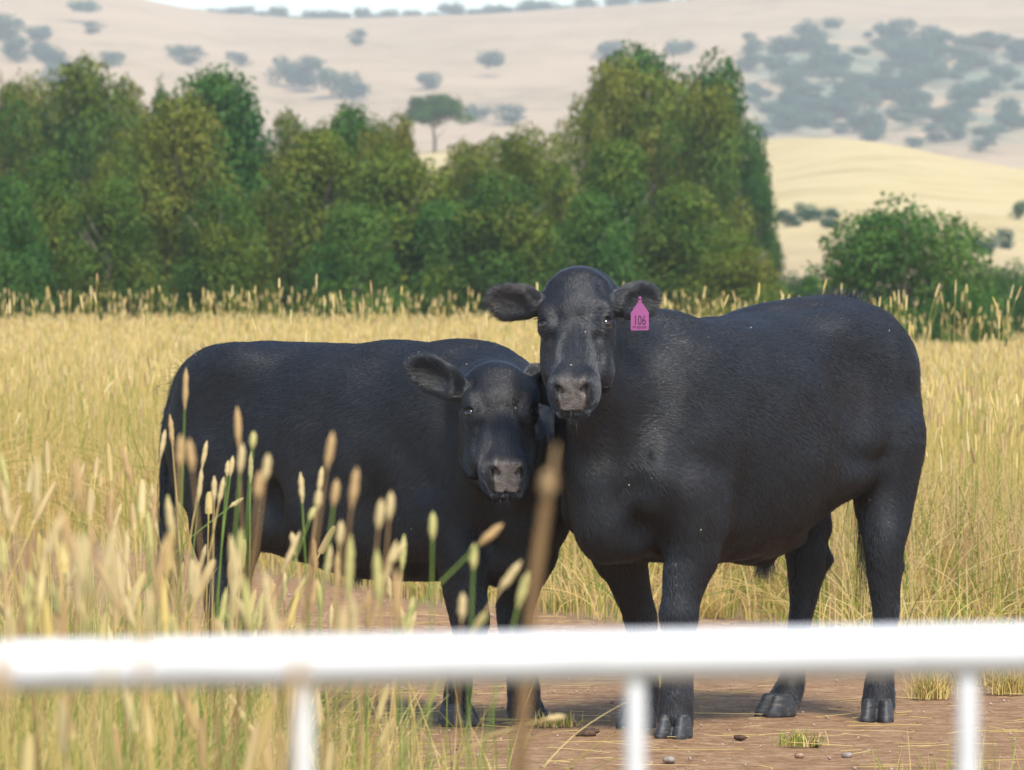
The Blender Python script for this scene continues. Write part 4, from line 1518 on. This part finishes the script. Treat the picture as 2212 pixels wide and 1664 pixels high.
def field():
    rng = np.random.default_rng(21)
    half = lambda y: .115 * y + .8
    # leaf blades
    xy = np.concatenate([scatter(105000, 23.6, 62, half, rng, 1.1), scatter(52000, 60, 150, half, rng, 1.0)])
    xy = xy[rng.uniform(size=len(xy)) > track_mask(xy[:, 0], xy[:, 1]) * 1.02]
    n = len(xy)
    patch = smooth_noise(np.column_stack([xy, np.zeros(n)]), 3.0, 5, 12)
    edge = np.clip(1 - track_mask(xy[:, 0], xy[:, 1] - .9), .35, 1)
    h = rng.uniform(.42, .80, n) * edge * (1 + .10 * patch)
    sc = np.clip(xy[:, 1] / 34, 1, 2.6)
    P, R, T = blades(xy, h, rng, r=.0021, lean=.48, green=.22, scale=sc)
    P[..., 2] += land_z(xy[:, 0], xy[:, 1])[:, None]
    gp = np.clip(smooth_noise(np.column_stack([xy, np.zeros(n)]), 5.0, 9, 14) - .4, 0, 1)[:, None]
    T = np.where((gp > .25) & (rng.uniform(size=(n, 1)) < .35), T * .4, T)
    brown = (rng.uniform(size=n) < np.clip((32 - xy[:, 1]) / 9, 0, 1) * .85) & (T[:, 0] > .25)
    T = np.where(brown[:, None], rng.uniform(.9, 1.0, (n, 1)), T)
    curves_object("pasture_grass", P, R, T, GRASS, "tall dry straw coloured grass of the field behind the cows")
    # seed heads
    xy = np.concatenate([scatter(12500, 24.5, 62, half, rng, 1.1), scatter(26000, 60, 150, half, rng, .9)])
    xy = xy[track_mask(xy[:, 0], xy[:, 1]) < .25]
    n = len(xy)
    edge = np.clip(1 - track_mask(xy[:, 0], xy[:, 1] - 1.5), .45, 1)
    h = rng.uniform(.66, .98, n) * edge + .05 * sstep(50, 100, xy[:, 1])
    tall = rng.uniform(size=n) < .055
    h = np.where(tall & (xy[:, 1] > 30), rng.uniform(1.0, 1.42, n), h)
    z0 = land_z(xy[:, 0], xy[:, 1])
    P, R, T = stalks(xy, h, rng, head_r=.0060, lean=.13, scale=np.clip(xy[:, 1] / 45, 1, 1.6))
    P[..., 2] += z0[:, None]
    curves_object("flowering_grass", P, R, T, GRASS, "ripe cylindrical seed heads standing over the dry field grass")


def foreground():
    rng = np.random.default_rng(33)

    def region(n, y0, y1, pxa, pxb):
        y = rng.uniform(y0, y1, n)
        px = rng.uniform(pxa, pxb, n)
        return np.stack([(px - 1106) / FPX * y, y], 1)
    # thick sward on the left, thinning towards the track
    xy = np.concatenate([region(15000, 5.0, 15.5, -350, 640), region(1500, 5.0, 13.5, 600, 900), region(420, 5.5, 13.5, 880, 1120),
                         region(500, 13.0, 15.2, 1900, 2500)])
    n = len(xy)
    low = np.clip((px_of(xy[:, 0], xy[:, 1]) - 250) / 250, 0, 1)
    h = rng.uniform(.30, .76, n) * (1 - .22 * low)
    h = np.where(px_of(xy[:, 0], xy[:, 1]) > 1500, h * .45, h)
    P, R, T = blades(xy, h, rng, r=.0015, lean=.34, green=.55)
    curves_object("foreground_grass", P, R, T, GRASS, "mixed green and straw grass growing beyond the white gate on the left")
    xy = np.concatenate([region(80, 7, 15.0, -300, 360), region(45, 6.5, 14.0, 360, 620), region(30, 6, 13, 600, 880)])
    n = len(xy)
    low = np.clip((px_of(xy[:, 0], xy[:, 1]) - 300) / 500, 0, 1)
    h = rng.uniform(.62, 1.0, n) * (1 - .35 * low)
    P, R, T = stalks(xy, h, rng, head_r=.0072, lean=.16, stem_r=.0014)
    curves_object("flowering_grass", P, R, T, GRASS, "ripe seed heads of the grass beyond the gate on the left")
    # short growth at the edge of the track and on it
    xy = np.concatenate([scatter(9000, 22.8, 29, lambda y: .11 * y + .4, rng, 1.0)])
    tm = track_mask(xy[:, 0], xy[:, 1])
    xy = xy[(tm < .95) & (rng.uniform(size=len(xy)) < 1.1 - tm)]
    n = len(xy)
    P, R, T = blades(xy, rng.uniform(.10, .34, n), rng, r=.0022, lean=.75, green=.30)
    curves_object("verge_grass", P, R, T, GRASS, "short trampled grass along the edge of the dirt track")
    # fallen straw lying on the track
    n = 650
    xy = np.stack([rng.uniform(-1.2, 2.6, n), rng.uniform(15.5, 25, n)], 1)
    az = rng.uniform(0, 6.28, n)
    L = rng.uniform(.04, .28, n) * rng.uniform(.4, 1, n)
    u = np.linspace(-.5, .5, 4)
    P = np.zeros((n, 4, 3))
    P[..., 0] = xy[:, :1] + (np.cos(az) * L)[:, None] * u + .02 * np.sin(u * 3 + az[:, None])
    P[..., 1] = xy[:, 1:] + (np.sin(az) * L)[:, None] * u
    P[..., 2] = .004 + .012 * rng.uniform(size=(n, 1)) * (u[None] + .5)
    R = np.full((n, 4), .0010)
    T = np.tile(rng.uniform(.4, .95, (n, 1)), (1, 4))
    curves_object("fallen_straw", P, R, T, GRASS, "bits of dry straw lying on the dirt track")


field()
foreground()

# ---- single stalks that stand out in front of the cattle and the gate
def head_mesh(name, mat, L, r, seed):
    rng = np.random.default_rng(seed)
    n, k = 15, 9
    V, Q = [], []
    for i in range(n):
        f = i / (n - 1)
        rr = r * min(1, 2.6 * f + .25) * min(1, (1 - f) * 3.2 + .18)
        for j in range(k):
            a = 2 * math.pi * (j + .5 * (i % 2)) / k
            q = rr * (1 + rng.uniform(-.17, .17))
            V.append((q * math.cos(a), q * math.sin(a), f * L + rng.uniform(-.0015, .0015)))
    for i in range(n - 1):
        for j in range(k):
            a, b_ = i * k + j, i * k + (j + 1) % k
            Q.append((a, b_, b_ + k, a + k))
    Q.append((0, 3, 6, 8)); Q.append(((n - 1) * k, (n - 1) * k + 3, (n - 1) * k + 6, (n - 1) * k + 8))
    me = mesh_np(name, np.array(V), np.array(Q), (mat,))
    return me


def noise_mat(name, a, b_, scale):
    m, nt, b = mat_new(name)
    tc = nd(nt, "ShaderNodeTexCoord")
    n = nd(nt, "ShaderNodeTexNoise")
    n.inputs["Scale"].default_value = scale
    n.inputs["Detail"].default_value = 5
    nt.links.new(tc.outputs["Object"], n.inputs[0])
    cr = ramp(nt, [(.35, a), (.65, b_)], n.outputs[0])
    nt.links.new(cr.outputs[0], b.inputs["Base Color"])
    b.inputs["Roughness"].default_value = .8
    b.inputs["Specular IOR Level"].default_value = .2
    return m


HEAD_MATS = {"pale": noise_mat("pale_seed_head", (.40, .295, .13), (.54, .42, .215), 160),
             "tan": noise_mat("tan_seed_head", (.32, .20, .085), (.46, .31, .145), 160),
             "brown": noise_mat("brown_seed_head", (.20, .13, .06), (.30, .20, .10), 160),
             "green": noise_mat("green_seed_head", (.34, .31, .10), (.48, .42, .17), 160)}
STEM_MATS = {"green": noise_mat("green_stem", (.10, .17, .03), (.17, .23, .05), 20),
             "straw": noise_mat("straw_stem", (.36, .25, .09), (.50, .36, .15), 20),
             "brown": noise_mat("brown_stem", (.17, .10, .045), (.26, .16, .07), 20)}
HEADS = {k: [head_mesh("seed_head", m, 1.0, .085, s) for s in range(3)] for k, m in HEAD_MATS.items()}
FSTALK = "seed head stalks standing in front of the cattle"


def stalk_at(tipx, tipy, botx, boty, dist, tone, stem, label, width=1.0, group=FSTALK, foot=None, head_w=None, ctrl=None):
    """one stalk whose head runs from (botx, boty) up to (tipx, tipy) in the picture at that distance"""
    A, B = W(botx, boty, dist), W(tipx, tipy, dist + .01)
    d = B - A
    L = np.linalg.norm(d)
    dn = d / L
    slope = np.clip(dn[0] / max(dn[2], .25), -1.2, 1.2)
    base = np.array([A[0] - slope * A[2] * .42 if foot is None else foot, dist + .02, 0.0]) - 0
    root = empty("grass_stalk", base)
    tag(root, label, "grass stalk", group)
    c1 = A - dn * A[2] * .5 if ctrl is None else np.array([ctrl[0], dist, ctrl[1]])
    t = np.linspace(0, 1, 9)[:, None]
    path = (1 - t) ** 2 * base + 2 * t * (1 - t) * c1 + t * t * A
    v, q = tube(path - base, np.linspace(.0019, .0013, 9) * width, 6)
    link(bpy.data.objects.new("stem", mesh_np("stem", v, q, (STEM_MATS[stem],))), root)
    h = bpy.data.objects.new("seed_head", HEADS[tone][int(tipx) % 3])
    h.location = Vector(A - base)
    rw = (head_w if head_w else max(.0052 * width, .054 * L)) / .085
    h.scale = (rw, rw, L)
    h.rotation_mode = 'QUATERNION'
    h.rotation_quaternion = Vector(dn).to_track_quat('Z', 'Y')
    link(h, root)
    return root


# tip x, tip y, head foot x, y, distance, head tone, stem, label
NAMED = [
    (402, 795, 399, 885, 11.0, "tan", "green", "tallest seed head, tan on a green stem, against the smaller cow's rump"),
    (367, 895, 373, 968, 12.5, "tan", "straw", "slim tan seed head at the smaller cow's tail, right of a leaning pale one"),
    (357, 928, 346, 990, 12.0, "pale", "straw", "pale seed head leaning right, overlapping the smaller cow's tail"),
    (391, 938, 388, 1015, 7.6, "tan", "straw", "blurred brown seed head left of the blurred pair before the cow's thigh"),
    (408, 948, 416, 1020, 7.4, "tan", "brown", "blurred tan seed head leaning left before the smaller cow's thigh"),
    (447, 952, 436, 1012, 12.6, "pale", "straw", "pale wavy upper seed head of two stacked before the smaller cow's thigh"),
    (436, 1010, 428, 1085, 12.4, "pale", "green", "lower pale seed head of two stacked before the smaller cow's thigh"),
    (512, 878, 516, 968, 9.0, "tan", "brown", "tall tan seed head with pale lower half before the cow's flank"),
    (524, 958, 518, 1025, 8.6, "pale", "green", "pale seed head just under the tall tan two toned one"),
    (548, 932, 545, 970, 9.2, "green", "green", "stubby greenish seed head, shortest of the flank group"),
    (542, 976, 541, 1045, 12.8, "pale", "green", "thin knobbly pale seed head below the stubby greenish one"),
    (580, 980, 572, 1040, 7.6, "pale", "brown", "blurred pale seed head leaning right, right of the flank group"),
    (562, 1018, 555, 1080, 7.0, "tan", "brown", "blurred broad seed head below the right leaning one of the flank group"),
    (503, 985, 497, 1030, 12.2, "pale", "green", "right twin of two small pale seed heads touching each other"),
    (493, 995, 490, 1030, 12.2, "pale", "green", "left twin of two small pale seed heads touching each other"),
    (463, 1028, 462, 1085, 11.5, "pale", "straw", "short upright pale seed head left of the touching twins"),
    (484, 1030, 472, 1090, 11.8, "pale", "straw", "pale seed head leaning right just under the touching twins"),
    (526, 1076, 496, 1096, 13.2, "pale", "green", "small seed head on a bent stem pointing right across the flank group"),
    (649, 1020, 653, 1088, 11.2, "pale", "green", "slim pale seed head alone before the smaller cow's belly"),
    (696, 1008, 688, 1068, 11.0, "pale", "straw", "small pale seed head touching the tall tan one before the ribs"),
    (719, 932, 706, 1015, 7.6, "tan", "brown", "tall tan seed head leaning right before the smaller cow's ribs"),
    (690, 1058, 684, 1102, 8.4, "pale", "brown", "short pale seed head below the tall leaning tan one"),
    (728, 1035, 720, 1095, 7.8, "tan", "green", "tan seed head on a bright green stem before the ribs"),
    (771, 1010, 759, 1098, 7.2, "tan", "brown", "large tan seed head on a brown stem, tallest near the middle of the ribs"),
    (824, 1078, 817, 1145, 7.4, "pale", "brown", "left of two pale seed heads side by side before the smaller cow's elbow"),
    (845, 1062, 840, 1125, 7.6, "pale", "brown", "right and taller of two pale seed heads before the smaller cow's elbow"),
    (874, 1170, 836, 1225, 7.8, "pale", "straw", "pale seed head slanting right under the smaller cow's belly"),
    (935, 1106, 934, 1168, 8.2, "green", "green", "greenish upright seed head at the smaller cow's foreleg"),
    (1086, 1132, 1034, 1178, 7.6, "tan", "green", "tan seed head bent over to the right before the smaller cow's brisket"),
    (1024, 1175, 1022, 1232, 7.8, "green", "green", "green tinged seed head below the bent tan one"),
    (1126, 1212, 1078, 1278, 7.4, "pale", "straw", "pale seed head slanting right before the smaller cow's inner foreleg"),
    (1140, 1235, 1118, 1315, 7.2, "green", "green", "large greenish seed head on a green stem before the inner foreleg"),
    (1000, 1280, 997, 1342, 7.6, "pale", "brown", "upright pale seed head before the smaller cow's outer foreleg"),
    (1052, 1322, 1025, 1362, 7.4, "green", "green", "low slanting seed head just above the white rail"),
    (680, 1095, 668, 1125, 9.6, "green", "green", "small open seed head beside the slim pale one before the belly"),
    (737, 1125, 733, 1182, 8.0, "pale", "straw", "double pale seed head below the tan one on the bright green stem"),
    (630, 1150, 636, 1185, 10.4, "pale", "straw", "little pale seed head under the arch of the smaller cow's belly"),
    (684, 590, 683, 630, 34.0, "pale", "green", "tallest seed head above the field grass, left of the middle"),
    (210, 590, 209, 612, 34.0, "tan", "straw", "tall lone seed head above the field grass near the left edge"),
    (800, 605, 803, 640, 34.0, "tan", "straw", "tall seed head above the field grass over the smaller cow's back"),
    (1222, 1548, 1176, 1555, 9.0, "pale", "straw", "seed head drooping flat over the dirt beside the small cow's hoof"),
]
for r_ in NAMED:
    stalk_at(*r_)
NEAR = [
    (1188, 1012, 1180, 1082, 4.45, "brown", "brown", "large blurred brown stalk crossing the smaller cow's chest, behind the rail", 3.5, None, -.012, .0068, (-.010, 1.0)),
    (1203, 955, 1190, 1040, 4.45, "brown", "brown", "blurred faint thin stalk tip rising over the large brown stalk", .5, None, -.012, .0019, (-.006, 1.0)),
    (246, 1150, 238, 1330, 2.7, "pale", "straw", "very blurred pale seed head rising in front of the white rail's left part", 1.0, None, None, .0042),
    (312, 1330, 308, 1475, 2.9, "tan", "straw", "very blurred tan seed head crossing the white rail right of the pale one", .7, None, None, .0024),
    (648, 1385, 636, 1560, 2.6, "tan", "straw", "very blurred tan seed head before the rail beside the left bar", .7, None, None, .0026),
    (4, 1380, -4, 1560, 2.8, "tan", "straw", "very blurred seed head at the left end of the white rail", .8, None, None, .0036),
    (170, 1150, 180, 1290, 4.6, "pale", "straw", "blurred pale seed head leaning left above the rail's left part", 1.0, None, None),
    (590, 1560, 570, 1720, 2.9, "tan", "straw", "very blurred seed head low in the grass left of the left bar", .7, None, None, .003),
]
for r_ in NEAR:
    stalk_at(*r_[:8], width=r_[8], group=r_[9], foot=r_[10], head_w=r_[11] if len(r_) > 11 else None, ctrl=r_[12] if len(r_) > 12 else None)
_g = np.random.default_rng(5)
_tone = ("pale", "pale", "tan", "greenish")
_stem = ("straw", "straw", "green", "brown")


def describe(tx, ty, a_, d_, i, left):
    lean = "leaning right" if a_ > .12 else "leaning left" if a_ < -.12 else "upright"
    blur = "blurred" if d_ < 8.5 else "sharper"
    where = ("at the left edge", "under the left field", "left of the smaller cow's tail")[min(2, max(0, int(tx / 127)))] if left else \
        ("below the smaller cow's thigh", "below the smaller cow's belly", "below the smaller cow's ribs")[min(2, int((tx - 360) / 180))]
    lev = "high" if ty < (1145 if left else 1240) else "low"
    return f"{blur} {_tone[i % 4]} {lean} seed head on {_stem[(i * 7) % 4]} stem, {lev} {where}"


for i in range(95):
    left = i < 48
    tx = _g.uniform(-20, 380) if left else _g.uniform(360, 900)
    ty = _g.uniform(960, 1330) if left else _g.uniform(1140, 1340)
    d_ = _g.uniform(6.2, 13)
    Lh = _g.uniform(.055, .085) * FPX / d_
    a_ = _g.normal(0, .22)
    stalk_at(tx, ty, tx - Lh * math.sin(a_), ty + Lh * math.cos(a_), d_, ("pale", "pale", "tan", "green")[i % 4], ("straw", "straw", "green", "brown")[(i * 7) % 4],
             describe(tx, ty, a_, d_, i, left),
             group="seed heads in the left sward" if left else "seed heads in the sparse grass below the smaller cow")


# ------------------------------------------------------------------ gate, ear tag, small things on the track
def mat_paint():
    m, nt, b = mat_new("white_gate_paint")
    tc = nd(nt, "ShaderNodeTexCoord")
    n = nd(nt, "ShaderNodeTexNoise")
    n.inputs["Scale"].default_value = 18
    n.inputs["Detail"].default_value = 6
    nt.links.new(tc.outputs["Object"], n.inputs[0])
    cr = ramp(nt, [(.3, (.60, .60, .58)), (.55, (.72, .72, .71))], n.outputs[0])
    nt.links.new(cr.outputs[0], b.inputs["Base Color"])
    b.inputs["Roughness"].default_value = .4
    return m


PAINT = mat_paint()


def build_gate():
    d = 4.0
    root = empty("farm_gate", (0, d, 0))
    tag(root, "white tubular farm gate crossing the frame, blurred close to the camera", "gate")
    base = np.array([0, d, 0])
    yl = lambda px: 1440 - 38 * px / 2212            # the top rail's centre line in the picture
    z = lambda px: W(px, yl(px), d)
    L, Rr = z(-1500), z(3400)
    sag = [L + (Rr - L) * t for t in np.linspace(0, 1, 12)]
    v, q = tube(np.array(sag) - base, [.0166] * 12, 20)
    link(bpy.data.objects.new("rail", mesh_np("rail", v, q, (PAINT,))), root)
    v, q = tube(np.array(sag) - base - [0, 0, .86], [.0166] * 12, 20)
    link(bpy.data.objects.new("rail", mesh_np("rail", v, q, (PAINT,))), root)
    first = None
    for i in range(-2, 5):
        px = 655 + 717.5 * i
        p = z(px)
        if first is None:
            vv, qq = tube([(0, 0, -.012), (0, 0, -.3), (0, 0, -.6), (0, 0, -.85)], [.0068] * 4, 12)
            first = mesh_np("bar", vv, qq, (PAINT,))
        o = bpy.data.objects.new("bar", first)
        o.location = Vector(p - base)
        link(o, root)
    for s in (L, Rr):
        v, q = tube([s - base + [0, 0, .0], s - base - [0, 0, .4], s - base - [0, 0, .88]], [.0165] * 3, 16)
        link(bpy.data.objects.new("gate_end", mesh_np("gate_end", v, q, (PAINT,))), root)


build_gate()

big_root, big_base, big_H, (EAR_C, EAR_R) = build_big()
small_root, small_base, small_H = build_small()


def text_mesh(txt, size, mat, name):
    cu = bpy.data.curves.new(name, 'FONT')
    cu.body = txt
    cu.size = size
    cu.align_x = 'CENTER'
    cu.align_y = 'CENTER'
    cu.extrude = .0003
    o = bpy.data.objects.new(name, cu)
    COL.objects.link(o)
    bpy.context.view_layer.update()
    me = bpy.data.meshes.new_from_object(o.evaluated_get(bpy.context.evaluated_depsgraph_get()))
    bpy.data.objects.remove(o)
    me.materials.clear()
    me.materials.append(mat)
    me.name = name
    return me


def build_tag():
    pink = simple_mat("pink_tag_plastic", (.30, .075, .215), .5)
    ink = simple_mat("tag_ink", (.05, .012, .045), .6)
    c = W(1382, 690, 17.735)
    x = _n(np.array([1, -.10, .02])); yv = _n(np.array([0, -.06, 1])); nrm = np.cross(x, yv)
    s = 17.735 / FPX
    out = [(-19.5, -22), (-17.5, -24), (17.5, -24), (19.5, -22), (19.5, 14), (8, 31), (4.5, 36), (-4.5, 36), (-8, 31), (-19.5, 14)]
    bm = bmesh.new()
    vs = [bm.verts.new(Vector(c + x * a * s + yv * b_ * s)) for a, b_ in out]
    f = bm.faces.new(vs)
    r = bmesh.ops.extrude_face_region(bm, geom=[f])
    bmesh.ops.translate(bm, vec=Vector(-nrm * .0022), verts=[e for e in r["geom"] if isinstance(e, bmesh.types.BMVert)])
    # neck of the tag up to the button in the ear
    for a, w in ((0, 3.6),):
        q = [bm.verts.new(Vector(c + x * (a + sx * w) * s + yv * b_ * s + nrm * .001 * k)) for k in (-2, 0) for sx, b_ in ((-1, 34), (1, 34), (1, 46), (-1, 46))]
        for idx in ((0, 1, 2, 3), (7, 6, 5, 4), (0, 4, 5, 1), (1, 5, 6, 2), (2, 6, 7, 3), (3, 7, 4, 0)):
            bm.faces.new([q[i] for i in idx])
    bmesh.ops.create_uvsphere(bm, u_segments=12, v_segments=8, radius=.0045,
                              matrix=Matrix.Translation(Vector(c + yv * 46 * s)))
    bmesh.ops.recalc_face_normals(bm, faces=bm.faces)
    for v in bm.verts: v.co -= Vector(big_base)
    me = bpy.data.meshes.new("ear_tag")
    bm.to_mesh(me); bm.free()
    me.materials.append(pink)
    t = link(bpy.data.objects.new("ear_tag", me), big_root)
    t["label"] = "pink plastic ear tag printed 106"
    M = Matrix((x, yv, nrm)).transposed().to_4x4()
    for txt, size, dy, sx, sy, nm in (("106", .038, -3, .66, 1.05, "number"), ("PT GOODE", .0085, -17.5, .95, 1.0, "small_print")):
        o = bpy.data.objects.new(nm, text_mesh(txt, size, ink, nm))
        M2 = M.copy()
        M2.translation = Vector(c + yv * dy * s + nrm * .0006 - big_base)
        o.matrix_local = M2 @ Matrix.Diagonal((sx, sy, 1, 1))
        COL.objects.link(o)
        o.parent = t


build_tag()


def lump(name, r, mat, seed, flat=.6, jag=.25):
    rng = np.random.default_rng(seed)
    bm = bmesh.new()
    bmesh.ops.create_icosphere(bm, subdivisions=2, radius=r)
    for v in bm.verts:
        v.co *= 1 + rng.uniform(-jag, jag)
        v.co.z *= flat
    for f in bm.faces: f.smooth = True
    me = bpy.data.meshes.new(name)
    bm.to_mesh(me); bm.free()
    me.materials.append(mat)
    return me


STONE = noise_mat("pale_stone", (.20, .16, .13), (.34, .29, .25), 60)
CLOD = noise_mat("dry_dung", (.05, .030, .020), (.11, .065, .04), 90)
RED = noise_mat("red_pebble", (.22, .12, .075), (.38, .24, .16), 60)


def on_ground(px, py):
    y = CAM_H * FPX / (py - 640)
    return W(px, py, y)


for px, py, r, mat, lab in [(1265, 1590, .024, CLOD, "dark lump of dry dung between the hooves of the two cows"),
                            (1283, 1583, .015, CLOD, "smaller dark dung lump right of the bigger one"),
                            (1598, 1597, .015, CLOD, "dark clod on the track between the bigger cow's fore and hind hooves"),
                            (1760, 1612, .014, CLOD, "flat dark clod right of the green tuft on the track")]:
    p = on_ground(px, py)
    o = link(bpy.data.objects.new("dung_lump", lump("dung_lump", r, mat, px)))
    o.location = Vector((p[0], p[1], r * .25))
    o.scale = (1.4, 1, 1)
    tag(o, lab, "dung")
for px, py, r, mat, lab in [(1830, 1636, .017, STONE, "grey stone near the bottom edge below the bigger cow's hind hooves"),
                            (1727, 1636, .015, RED, "reddish stone near the bottom edge left of the grey stone"),
                            (1445, 1646, .020, STONE, "pale stone at the bottom edge beside the middle bar"),
                            (1700, 1533, .015, STONE, "small pale stone behind the bigger cow's right hind hoof")]:
    p = on_ground(px, py)
    o = link(bpy.data.objects.new("stone", lump("stone", r, mat, px, .55, .2)))
    o.location = Vector((p[0], p[1], r * .2))
    tag(o, lab, "stone")


def tuft(px, py, n, h, label, green):
    p = on_ground(px, py)
    rng = np.random.default_rng(px)
    xy = rng.normal(size=(n, 2)) * [.035, .03]
    P, R, T = blades(xy, rng.uniform(.4, 1.1, n) * h, rng, r=.0016, lean=.7, green=green)
    V, Q = [], []
    o_ = 0
    for a, r in zip(P, R):
        w = np.array([rng.normal(), rng.normal(), 0]); w /= np.linalg.norm(w)
        V.append(np.stack([a - w * r[:, None], a + w * r[:, None]], 1).reshape(-1, 3))
        for i in range(4):
            Q.append((o_ + 2 * i, o_ + 2 * i + 1, o_ + 2 * i + 3, o_ + 2 * i + 2))
        o_ += 10
    me = mesh_np("grass_tuft", np.concatenate(V), np.array(Q), (GRASS,), smooth=False)
    a = me.attributes.new("tint", 'FLOAT', 'POINT')
    a.data.foreach_set("value", np.repeat(T, 2, axis=1).reshape(-1).astype(np.float32))
    o = link(bpy.data.objects.new("grass_tuft", me))
    o.location = Vector((p[0], p[1], 0))
    tag(o, label, "grass tuft")


tuft(1725, 1612, 150, .055, "small green tuft on the track below the bigger cow's belly", .6)
tuft(1195, 1570, 150, .05, "flat tuft on the track beside the smaller cow's inner hoof", .4)
tuft(1545, 1335, 160, .12, "dry tuft at the track edge between the bigger cow's fore and hind legs", .2)
tuft(1210, 1322, 240, .10, "bright green tuft at the track edge between the two cows", .75)
tuft(880, 1290, 240, .11, "greenish tuft at the track edge under the smaller cow's chest", .6)
tuft(1400, 1480, 120, .05, "dry tuft behind the bigger cow's front hooves", .35)
tuft(2010, 1510, 260, .12, "straw tuft right of the bigger cow's left hind leg", .2)
tuft(2110, 1480, 260, .16, "tall straw tuft by the right bar of the gate", .25)
tuft(2185, 1500, 260, .14, "straw tuft at the right edge on the track", .2)


def gravel():
    rng = np.random.default_rng(8)
    n = 3500
    X = np.stack([rng.uniform(-1.6, 2.8, n), rng.uniform(15.6, 27, n)], 1)
    X = X[track_mask(X[:, 0], X[:, 1]) > .4]
    n = len(X)
    r = rng.gamma(2.0, .0016, n) + .0012
    base = np.array([(1, 0, 0), (0, 1, 0), (-1, 0, 0), (0, -1, 0), (0, 0, .8), (0, 0, -.5)])
    V = base[None] * r[:, None, None] * rng.uniform(.6, 1.3, (n, 6, 1))
    a = rng.uniform(0, 6.28, n)
    c, s = np.cos(a)[:, None], np.sin(a)[:, None]
    V = np.stack([V[..., 0] * c - V[..., 1] * s, V[..., 0] * s + V[..., 1] * c, V[..., 2]], -1)
    V[..., :2] += X[:, None]
    V[..., 2] += .001
    F = np.array([(0, 1, 4), (1, 2, 4), (2, 3, 4), (3, 0, 4), (1, 0, 5), (2, 1, 5), (3, 2, 5), (0, 3, 5)])
    Q = (F[None] + 6 * np.arange(n)[:, None, None]).reshape(-1, 3)
    o = link(bpy.data.objects.new("gravel", mesh_np("gravel", V.reshape(-1, 3), Q, (noise_mat("gravel_stone", (.22, .13, .085), (.48, .37, .29), 25),), smooth=False)))
    tag(o, "loose reddish gravel on the dirt track", kind="stuff")


gravel()
